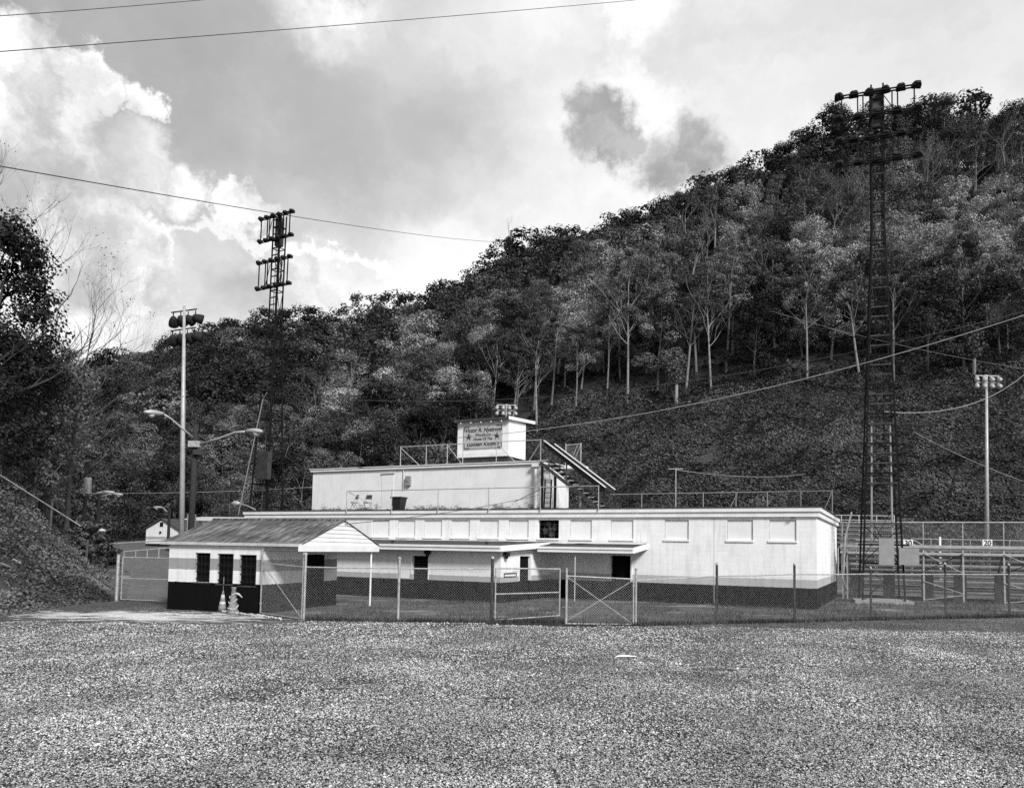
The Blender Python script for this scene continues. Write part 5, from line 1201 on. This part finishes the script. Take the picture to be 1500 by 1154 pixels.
protos = {
 'dark': [tree_proto(11, 16, .16, 12, NL, .37, 'leaf_dark', 'bark', clumps=60), tree_proto(12, 15, .12, 13, NL, .38, 'leaf_dark', 'bark', clumps=70), tree_proto(13, 18, .16, 11, NL, .37, 'leaf_dark', 'bark', 'tall', 60)],
 'mid': [tree_proto(21, 16, .18, 12, NL, .37, 'leaf_mid', 'bark_pale', clumps=60), tree_proto(22, 15, .14, 13, NL, .38, 'leaf_mid', 'bark', clumps=66), tree_proto(23, 19, .2, 10.5, NL, .36, 'leaf_mid', 'bark_pale', 'tall', 56)],
 'light': [tree_proto(31, 17, .24, 10.5, 7600, .33, 'leaf_light', 'bark_pale', 'tall', 50), tree_proto(32, 17, .2, 10.5, 7600, .33, 'leaf_light', 'bark_pale', clumps=46)],
 'pale': [tree_proto(41, 17, .24, 10.5, 8000, .32, 'leaf_pale', 'bark_pale', 'tall', 48), tree_proto(42, 15, .2, 11, 8000, .32, 'leaf_pale', 'bark_pale', clumps=48)],
 'tall': [tree_proto(51, 24, .50, 8.5, 5600, .32, 'leaf_mid', 'bark_pale', 'tall', 36, trunk_r=.24), tree_proto(52, 23, .54, 8.5, 5200, .32, 'leaf_light', 'bark_pale', 'round', 34, trunk_r=.22), tree_proto(53, 25, .56, 7, 3600, .32, 'leaf_mid', 'bark_pale', 'tall', 26, trunk_r=.22)],
 'bare': [tree_proto(61, 17, .35, 8, 900, .30, 'leaf_light', 'bark_pale', depth=5, bare=True), tree_proto(62, 18, .35, 8, 700, .30, 'leaf_mid', 'bark_pale', depth=5, bare=True)],
 'pine': [tree_proto(71, 21, .22, 9, 5200, .42, 'leaf_dark', 'bark', 'cone', 60)],
}
LABEL = {'dark': 'dark full-crowned tree', 'mid': 'mid-toned leafy tree', 'light': 'light autumn-leaved tree with a pale trunk', 'pale': 'very pale autumn tree',
         'tall': 'slender tall-trunked tree with a high thin crown', 'bare': 'nearly leafless tree with pale branches', 'pine': 'dark pointed conifer'}
SHORT = {'dark': 'dark full tree', 'mid': 'mid-toned tree', 'light': 'light autumn tree', 'pale': 'very pale tree', 'tall': 'tall slender tree', 'bare': 'leafless tree', 'pine': 'conifer'}
NAME = {'dark': 'oak_tree', 'mid': 'maple_tree', 'light': 'poplar_tree', 'pale': 'birch_tree', 'tall': 'poplar_tree', 'bare': 'bare_tree', 'pine': 'pine_tree'}
def plant(kind, P, sc, where, rs, lab=None, tilt=0.055):
    pr = rs.choice(protos[kind]); label = lab or (LABEL[kind] + ' ' + where)
    t_ = thing(NAME[kind], label, 'tree', P, rs.uniform(0, 6.28), 'trees on the hillside')
    t_.rotation_euler = (rs.gauss(0, tilt), rs.gauss(0, tilt), rs.uniform(0, 6.28)); t_.scale = (sc * rs.uniform(.85, 1.15), sc * rs.uniform(.85, 1.15), sc * rs.uniform(.9, 1.1))
    link('trunk', pr.trunk, t_); link('crown', pr.crown, t_)
    return t_
# poisson-like scatter over the hill
cand = []
rs = random.Random(5); pts = []
NC = len(COLS) - 1
grid = {}
def far_enough(P, d):
    gx, gy = int(P.x // 9), int(P.y // 9)
    for i in range(gx - 1, gx + 2):
        for j in range(gy - 1, gy + 2):
            for q in grid.get((i, j), ()):
                if (q.x - P.x) ** 2 + (q.y - P.y) ** 2 < d * d: return False
    grid.setdefault((gx, gy), []).append(P); return True
for k in range(26000):
    s = rs.uniform(1.5, NC - 1.2); t = rs.uniform(0.0, 1.03)
    P = hillp(s, t); px, py = proj(P)
    if px < -60 or px > 1620: continue
    if py > edge_y(px) - 2: continue
    near_edge = edge_y(px) - py < 60 and px > 640
    if far_enough(P, (4.6 if near_edge else 5.8) * (1.12 if P.y > 220 else 1)): pts.append((P, px, py, t))
# rank by how large they show: nearest in sight, ridge trees first
pts.sort(key=lambda q: q[0].y - (60 if q[3] > 0.94 else 0))
things_n = 300
PALES = [(1350, 385, 58), (1440, 360, 60), (1485, 350, 50), (1205, 415, 52), (1112, 345, 34), (605, 520, 30), (640, 525, 26), (720, 520, 26), (590, 600, 26), (660, 600, 26), (1235, 395, 34), (1180, 385, 30), (870, 440, 34), (840, 470, 30), (940, 405, 30), (1470, 290, 30), (1060, 410, 30), (500, 560, 20), (520, 600, 20)]
for i, (P, px, py, t) in enumerate(pts):
    cy = py - 9 * 1137 / P.y            # where the crown shows
    kind = None
    if t > 0.93: kind = rs.choices(['dark', 'mid', 'bare'], [8, 2, 0.4])[0]
    else:
        for (ax, ay, ar) in PALES:
            if (px - ax) ** 2 + (cy - ay) ** 2 < (ar * 1.05) ** 2: kind = rs.choice(['pale', 'pale', 'light'])
        if kind is None:
            if px > 700 and edge_y(px) - py < 75: kind = rs.choices(['tall', 'dark', 'mid', 'light'], [9, 1, 1.5, 1])[0]
            elif px > 700 and t < 0.72: kind = rs.choices(['mid', 'light', 'bare', 'tall', 'dark', 'pale'], [4, 4, 3, 2, 1.5, 1.6])[0]
            elif px > 700: kind = rs.choices(['dark', 'mid', 'bare'], [5, 4, 0.8])[0]
            else: kind = rs.choices(['dark', 'mid', 'light', 'bare', 'pale'], [4, 5, 2.2, 0.9, 0.5])[0]
    pts[i] = (P, px, py, t, kind)
def place_word(px, py, t):
    if t > 0.93: a = 'on the ridge'
    elif px > 700 and edge_y(px) - py < 60: a = 'at the forest edge'
    elif t < 0.35: a = 'low on the hillside'
    else: a = 'midway up the hillside'
    if px < 380: b = ' left of the left tower'
    elif px < 700: b = ' between left tower and cabin'
    elif px < 1250: b = ' between cabin and right tower'
    else: b = ' around the right tower'
    return a + b
rest = pts[things_n:]
ORD = ['leftmost', 'second', 'third', 'fourth', 'fifth', 'sixth', 'seventh', 'eighth', 'ninth', 'tenth', 'eleventh', 'twelfth']
def ordinal(i):
    if i < 12: return ORD[i]
    n = i + 1; return str(n) + ('th' if 10 < n % 100 < 14 else {1: 'st', 2: 'nd', 3: 'rd'}.get(n % 10, 'th'))
zones = {}
for i, (P, px, py, t, kind) in enumerate(pts[:things_n]): zones.setdefault((kind, place_word(px, py, t)), []).append((px, i))
tree_label = {}
for (kind, w_), L in zones.items():
    L.sort()
    for k, (px, i) in enumerate(L):
        if len(L) == 1: tree_label[i] = 'only ' + SHORT[kind] + ' ' + w_
        elif k == 0: tree_label[i] = 'leftmost ' + SHORT[kind] + ' ' + w_
        else: tree_label[i] = ordinal(k) + ' ' + SHORT[kind] + ' from left ' + w_
for i, (P, px, py, t, kind) in enumerate(pts[:things_n]):
    plant(kind, P, (rs.uniform(0.6, 1.25) if t > 0.93 else rs.uniform(0.75, 1.15)) * (0.9 if kind in ('tall',) else 1), '', rs, tree_label[i])
pz = at(745, 395, 232); pz = hillp(11.0, 0.93)
plant('pine', pz, 1.0, '', rs, 'pointed dark conifer standing clear on the ridge where the sky cable ends').scale = (0.9, 0.9, 0.95)
# the remaining far trees: one mass
def far_wood():
    lib = {k: [tree_proto(100 + 7 * j + len(k), 16, .28, 11.5, 1500, .66, {'dark': 'leaf_dark', 'mid': 'leaf_mid', 'light': 'leaf_light', 'pale': 'leaf_pale'}[k], 'bark', depth=1) for j in range(2)] for k in ('dark', 'mid', 'light', 'pale')}
    arr = {k: [np.array([v.co for v in p.crown.vertices]).reshape(-1, 4, 3) for p in L] for k, L in lib.items()}
    out = {k: [] for k in arr}
    for P, px, py, t, kind in rest:
        k = {'tall': 'mid', 'bare': 'light', 'pine': 'dark'}.get(kind, kind)
        A = arr[k][rs.randint(0, 1)]; a = rs.uniform(0, 6.28); c, s = math.cos(a), math.sin(a); sc = rs.uniform(.6, 1.4) if t > 0.9 else rs.uniform(.8, 1.2)
        Rm = np.array([[c, -s, 0], [s, c, 0], [0, 0, 1]]) * sc
        out[k].append(A @ Rm.T + np.array(P))
    V = []; mi = []
    for j, k in enumerate(('dark', 'mid', 'light', 'pale')):
        if out[k]: q = np.concatenate(out[k]); V.append(q); mi.append(np.full(len(q), j))
    if not V: return
    V = np.concatenate(V); mi = np.concatenate(mi).astype(np.int32)
    me = quads_mesh('far_wood', V, ['leaf_dark', 'leaf_mid', 'leaf_light', 'leaf_pale'])
    if len(me.polygons) == len(mi): me.polygons.foreach_set('material_index', mi)
    tag(link('far_wood', me), 'dense mass of further trees filling the wooded hillside', 'woodland', kind='stuff')
far_wood()
print('TREES', len(pts), 'rest', len(rest))
# undergrowth between the trunks
def undergrowth():
    C = []; N_ = []
    rs2 = random.Random(3)
    for k in range(5200):
        s = rs2.uniform(2, NC - 1.2); t = rs2.uniform(0.0, 0.75) ** 1.3
        P = hillp(s, t); px, py = proj(P)
        if px < -40 or px > 1580 or py > edge_y(px) + 6: continue
        C.append((P.x, P.y, P.z, rs2.uniform(0.7, 2.0)))
    C = np.array(C); m = 16; idx = np.repeat(np.arange(len(C)), m); n = len(idx)
    d = rng.normal(size=(n, 3)); d /= np.linalg.norm(d, axis=1, keepdims=True); d[:, 2] = np.abs(d[:, 2])
    Q = C[idx, :3] + d * C[idx, 3][:, None] * rng.uniform(.4, 1, n)[:, None]
    me = quads_mesh('undergrowth', leaf_quads(Q, d + rng.normal(size=(n, 3)) * .5, rng.uniform(.35, .8, n), .8), ['leaf_dark'])
    tag(link('undergrowth', me), 'dark shrubby undergrowth covering the forest floor', 'undergrowth', kind='stuff')
undergrowth()
# ---------------------------------------------------------------- kudzu slope
def kudzu():
    C = []; Nn = []
    mounds = {}
    rs2 = random.Random(9); tries = 0
    def hump(x, y):
        v = 0.0
        for sc, am in ((0.09, 2.2), (0.22, 1.3), (0.6, 0.45)):
            v += am * (0.55 - abs(mnoise.noise((x * sc, y * sc, 2.2))) * 1.2)
        return v
    for k in range(310000):
        s = rs2.uniform(9.0, NC - 1.0); t = rs2.uniform(0.0, 0.42)
        P = hillp(s, t); px, py = proj(P)
        if px > 1600: continue
        if px < 1600 and py < edge_y(px) - 30: continue
        if px < 600: continue
        h = hump(P.x, P.y); e = 0.25
        gx = (hump(P.x + e, P.y) - h) / e; gy = (hump(P.x, P.y + e) - h) / e
        C.append((P.x, P.y, P.z + 0.1 + h + rs2.uniform(-.25, .12))); Nn.append((-gx * 0.9, -gy * 0.9 - 0.35, 0.9))
    C = np.array(C); Nn = np.array(Nn); Nn += rng.normal(size=Nn.shape) * 0.42
    me = quads_mesh('kudzu', leaf_quads(C, Nn, rng.uniform(.15, .42, len(C)), .9), ['kudzu_leaf'])
    tag(link('kudzu', me), 'thick mat of vines blanketing the cleared slope behind the field', 'vines', kind='stuff')
    print('KUDZU', len(C))
kudzu()
# vine-draped dead snag at the edge of the clearing
def snag(px, pb, ptop, label, Yb=None, vine=True):
    # stand it on the slope where its foot shows
    best = None
    for k in range(400):
        s = 9 + 9.5 * (k % 40) / 40; t = 0.02 + 0.4 * (k // 40) / 10
        P = hillp(s, t); a, b = proj(P); e = abs(a - px) + abs(b - pb)
        if best is None or e < best[0]: best = (e, P)
    P = best[1]; H = (pb - ptop) * P.y / 1137
    t_ = thing('dead_tree', label, 'tree', P)
    mb = MB(); mb.tube([(0, 0, -.6), (0.1, 0, H * .5), (0, 0.1, H)], [.3, .24, .1], 7); mb.build('trunk', 'bark_pale', t_)
    n = 1300; z = rng.uniform(.42, 1.0, n) * H; a = rng.uniform(0, 6.28, n); r_ = rng.uniform(.2, 1.5, n) * (0.4 + 0.9 * np.sin((z / H - .42) / .58 * 3.0))
    C = np.stack([r_ * np.cos(a), r_ * np.sin(a), z], 1)
    link('vine', quads_mesh('vine', leaf_quads(C, rng.normal(size=(n, 3)) + [0, -.3, .4], rng.uniform(.25, .5, n), .8), ['leaf_light']), t_)
snag(993, 606, 515, 'short dead snag draped in pale vines at the edge of the clearing')
snag(1422, 560, 480, 'vine-hung broken trunk at the forest edge right of the tower')

# ------------------------------------------------------------------ brushy bank at the left
TOE = [(-14.6, 6), (-14.2, 14), (-14.2, 20), (-14.9, 24), (-15.1, 27), (-14.9, 29.2), (-16.6, 33), (-20.5, 41), (-27, 53), (-36, 68), (-45, 82), (-62, 104), (-95, 135)]
def toe_x(y): return float(np.interp(y, [q[1] for q in TOE], [q[0] for q in TOE]))
def bank_z(x, y):
    d = max(0.0, toe_x(y) - x); k = min(1, d / 1.5)
    z = 0.78 * d if d < 14 else 0.78 * 14 + 0.5 * (d - 14)
    z = z * (1 - 0.25 * math.exp(-d / 3))
    return z - 0.03 + k * (0.45 * mnoise.noise((x * .35, y * .35, 0)) + 0.9 * mnoise.noise((x * .1, y * .1, 5)))
def bank_mesh():
    ny, nx = 90, 46; mb = MB()
    for j in range(ny + 1):
        y = 6 + 129 * (j / ny) ** 1.5
        for i in range(nx + 1):
            x = toe_x(y) + 0.3 - 45 * (i / nx) ** 1.6; mb.v.append((x, y, bank_z(x, y)))
    for j in range(ny):
        for i in range(nx): a = j * (nx + 1) + i; mb.f.append((a, a + 1, a + nx + 2, a + nx + 1))
    return tag(mb.build('bank', 'litter', smooth=True), kind='structure')
bank_mesh()
def bank_cover():
    C = []; S = []; rs2 = random.Random(4)
    for k in range(140000):
        y = 18 + 40 * rs2.random() ** 1.4; x = toe_x(y) - 16 * rs2.random() ** 1.2 + 0.2
        clump = mnoise.noise((x * .55, y * .55, 9)); 
        if clump < -0.2 and rs2.random() < 0.35: continue
        h = max(0, clump + 0.25) * 1.1 * min(1, (toe_x(y) - x) / 2 + .15)
        C.append((x, y, bank_z(x, y) + 0.02 + h * rs2.random())); S.append(rs2.uniform(.04, .11) * (1 + y / 60))
    C = np.array(C); n = len(C)
    Nn = rng.normal(size=(n, 3)) * .6 + [0.3, -0.3, .8]
    me = quads_mesh('bank_vines', leaf_quads(C, Nn, np.array(S), .7), ['bank_leaf'])
    tag(link('bank_vines', me), 'ivy, weeds and fallen leaves covering the left bank', 'weeds', kind='stuff')
bank_cover()
def branch_on_bank(p0, p1, r, label):
    a = Vector(p0); q = MB(); d = Vector(p1) - a
    L = [a + d * f for f in (0, .3, .65, 1)]; L = [Vector((p.x, p.y, max(p.z, bank_z(p.x, p.y) + r))) - a for p in L]
    q.tube(L, [r, r * .9, r * .7, r * .4], 6); tag(q.build('fallen_branch', 'bark_pale', None, a), label, 'branch')
def onbank(px, py):
    best = None
    for k in range(400):
        Y = 19 + 0.1 * k; P = at(px, py, Y); e = P.z - bank_z(P.x, P.y)
        if best is None or abs(e) < best[0]: best = (abs(e), P)
    return best[1] + Vector((0, 0, 0.06))
for (a, b, r, lab) in [((190, 846), (206, 861), .07, 'pale broken branch lying behind the road gate'), ((18, 822), (48, 836), .06, 'pale fallen branch low on the bank near the left edge'), ((0, 828), (16, 833), .06, 'short stub of fallen branch at the left edge of the bank'),
                       ((132, 790), (147, 808), .10, 'weathered white log end halfway up the bank'), ((3, 700), (30, 720), .05, 'thin dead branch high on the bank at the left edge'), ((165, 822), (170, 814), .05, 'small pale stick beside the road gate post')]:
    branch_on_bank(onbank(*a), onbank(*b), r, lab)
for (px, pb, pt, lab) in [(72, 790, 735, 'thin dark stake standing in the middle of the bank'), (118, 800, 770, 'short dark stake near the broken lamp post'), (125, 830, 790, 'leaning dark stump in the brush above the road gate'), (28, 715, 695, 'small dark stake high on the bank at left')]:
    P = onbank(px, pb); q = MB(); q.tube([(0, 0, -.3), (.06, 0, at(px, pt, P.y).z - P.z)], [.07, .05], 7); tag(q.build('stake', 'bark', None, P), lab, 'stake')
# ---------------------------------------------------------------- near trees on the bank
def near_tree(P, H, base, wid, nleaf, size, leafm, barkm, label, shape='round', clumps=60, seed=1, tr=.22, name='bank_tree', bare=False, depth=4, nb=(2, 3), leaf_depth=0):
    rs_ = random.Random(seed); t_ = thing(name, label, 'tree', P)
    mb = MB(); tips = []
    top = Vector((rs_.uniform(-.6, .6), rs_.uniform(-.6, .6), H * .5)); midp = Vector((rs_.uniform(-.3, .3), rs_.uniform(-.3, .3), H * .25))
    mb.tube([Vector((0, 0, -1)), midp, top], [tr * 1.2, tr, tr * .65], 8, cap=False)
    for k in range(9 if not bare else 8):
        f = rs_.uniform(max(.35, base), 1.0); p = midp.lerp(top, (f - .35) / .65); a = rs_.uniform(0, 6.28)
        limb(mb, p, Vector((math.cos(a), math.sin(a), rs_.uniform(.2, 1.0))), H * .19, tr * .36, depth - 1, rs_, .45, tips, .22, 5, nb)
    limb(mb, top, Vector((0, 0, 1)), H * .22, tr * .55, depth, rs_, .4, tips, .3, 6, nb)
    mb.build('trunk', barkm, t_)
    if nleaf:
        if bare:
            T = np.array([q[0] for q in tips]); idx = rng.integers(0, len(T), nleaf); C = T[idx] + rng.normal(size=(nleaf, 3)) * .2
            Q = leaf_quads(C, rng.normal(size=(nleaf, 3)), size * rng.uniform(.6, 1.2, nleaf), .6)
        else: Q = crown_leaves(H, base, wid, nleaf, size, rs_, clumps, shape, .3)
        link('crown', quads_mesh('crown', Q, [leafm]), t_)
    return t_
def bankpt(px, Y): P = at(px, 760, Y); P.z = bank_z(P.x, P.y); return P
def htop(px, py, P): return at(px, py, P.y).z - P.z
p = bankpt(-15, 36); near_tree(p, htop(20, 318, p), .12, 5.6, 15000, .17, 'leaf_dark', 'bark', 'dark dense evergreen filling the left edge', 'tall', 120, 3)
p = bankpt(-70, 38); near_tree(p, htop(0, 190, p), .3, 7, 260, .10, 'leaf_dark', 'bark', 'tall bare tree whose fine twigs enter at the left edge of sky', seed=5, bare=True, depth=6)
p = bankpt(62, 41); near_tree(p, htop(80, 345, p), .3, 6, 160, .10, 'leaf_dark', 'bark', 'slender bare tree leaning right over the leafy bank trees', seed=8, bare=True, depth=6, tr=.14)
p = bankpt(98, 44); near_tree(p, htop(110, 420, p), .3, 6, 240, .12, 'leaf_mid', 'bark', 'small bare tree with spreading twigs at the skyline notch', seed=15, bare=True, depth=6, tr=.12)
p = bankpt(8, 40); near_tree(p, htop(8, 500, p), .2, 6.5, 13000, .18, 'leaf_mid', 'bark_pale', 'broad leafy tree low on the bank at the left edge', 'round', 90, 9)
p = bankpt(66, 47); near_tree(p, htop(66, 505, p), .2, 5.6, 11000, .19, 'leaf_light', 'bark_pale', 'lighter leafy tree leaning over the bank beside the dark evergreen', 'round', 70, 10)
p = bankpt(48, 40); near_tree(p, htop(48, 610, p), .15, 3.6, 6000, .14, 'leaf_light', 'bark_pale', 'pale bushy sapling high on the bank', 'round', 50, 12, .08)
p = bankpt(95, 60); near_tree(p, htop(95, 590, p), .15, 5.5, 8000, .22, 'leaf_mid', 'bark', 'rounded leafy tree behind the transformer pole', 'round', 60, 13)
p = bankpt(128, 38); near_tree(p, 2.0, .05, 1.8, 2600, .14, 'leaf_mid', 'bark', 'low bush at the nose of the bank behind the road gate', 'round', 40, 17, .06, name='bush')
p = bankpt(150, 46); near_tree(p, 2.2, .05, 2.4, 2600, .16, 'leaf_dark', 'bark', 'dark bush beside the road at the end of the bank', 'round', 40, 18, .06, name='bush')
# trees lining the valley behind house and shed
rs = random.Random(77)
for i, (px, Y, kind, sc) in enumerate([(150, 95, 'dark', .7), (190, 105, 'mid', .75), (225, 110, 'light', .7), (262, 108, 'dark', .85), (300, 112, 'mid', .75), (335, 104, 'mid', .5), (350, 118, 'light', .7), (175, 120, 'mid', .9), (405, 112, 'dark', .8), (445, 105, 'mid', .75), (120, 90, 'mid', .7)]):
    P = at(px, 800, Y); P.z = 0.5
    plant(kind, P, sc, '', rs, LABEL[kind] + ['', ' beside the house', ' behind the little house', ' rising behind the house gable', ' behind the tall steel pole', ' behind the lamp post', ' just left of the lattice tower', ' behind the street lamps', ' at the foot of the lattice tower', ' just left of the upper storey', ' above the road'][i] if i else 'dark full-crowned tree at the bend of the road')
# grass and weeds in the yard, along the fence and the building foot
def grass():
    n = 30000; C = []
    rs2 = random.Random(21)
    fx = [q[0] for q in FENCE]; fy = [q[1] for q in FENCE]
    while len(C) < n:
        u = rs2.random(); x = rs2.uniform(-6, 26)
        yf = float(np.interp(x, fx, fy))
        if u < 0.35: y = yf + rs2.gauss(0, .12)
        else: y = yf + rs2.uniform(0.05, 9)
        lx_, ly_ = (Vector((x, y, 0)) - BC).dot(bex), (Vector((x, y, 0)) - BC).dot(bey)
        if (ly_ > 0 and lx_ < 0.02 and ly_ < 11) or (lx_ < AX + .05 and ly_ > AY): continue
        if u > .35 and mnoise.noise((x * .5, y * .7, 3)) < -0.05: continue
        C.append((x, y))
    C = np.array(C); h = rng.uniform(.04, .14, n) * (1 + 0.8 * (rng.random(n) < .06)); a = rng.uniform(0, 6.28, n); w = .012
    bx, by = np.cos(a) * w, np.sin(a) * w; lx_, ly_ = rng.normal(0, .04, n), rng.normal(0, .04, n); z0 = np.full(n, .004)
    V = np.stack([np.stack([C[:, 0] - bx, C[:, 1] - by, z0], 1), np.stack([C[:, 0] + bx, C[:, 1] + by, z0], 1), np.stack([C[:, 0] + lx_ + bx * .3, C[:, 1] + ly_ + by * .3, z0 + h], 1), np.stack([C[:, 0] + lx_ - bx * .3, C[:, 1] + ly_ - by * .3, z0 + h], 1)], 1)
    tag(link('grass', quads_mesh('grass', V, ['grass_blade'])), 'short rough grass growing along the fence and in the yard', 'grass', kind='stuff')
grass()
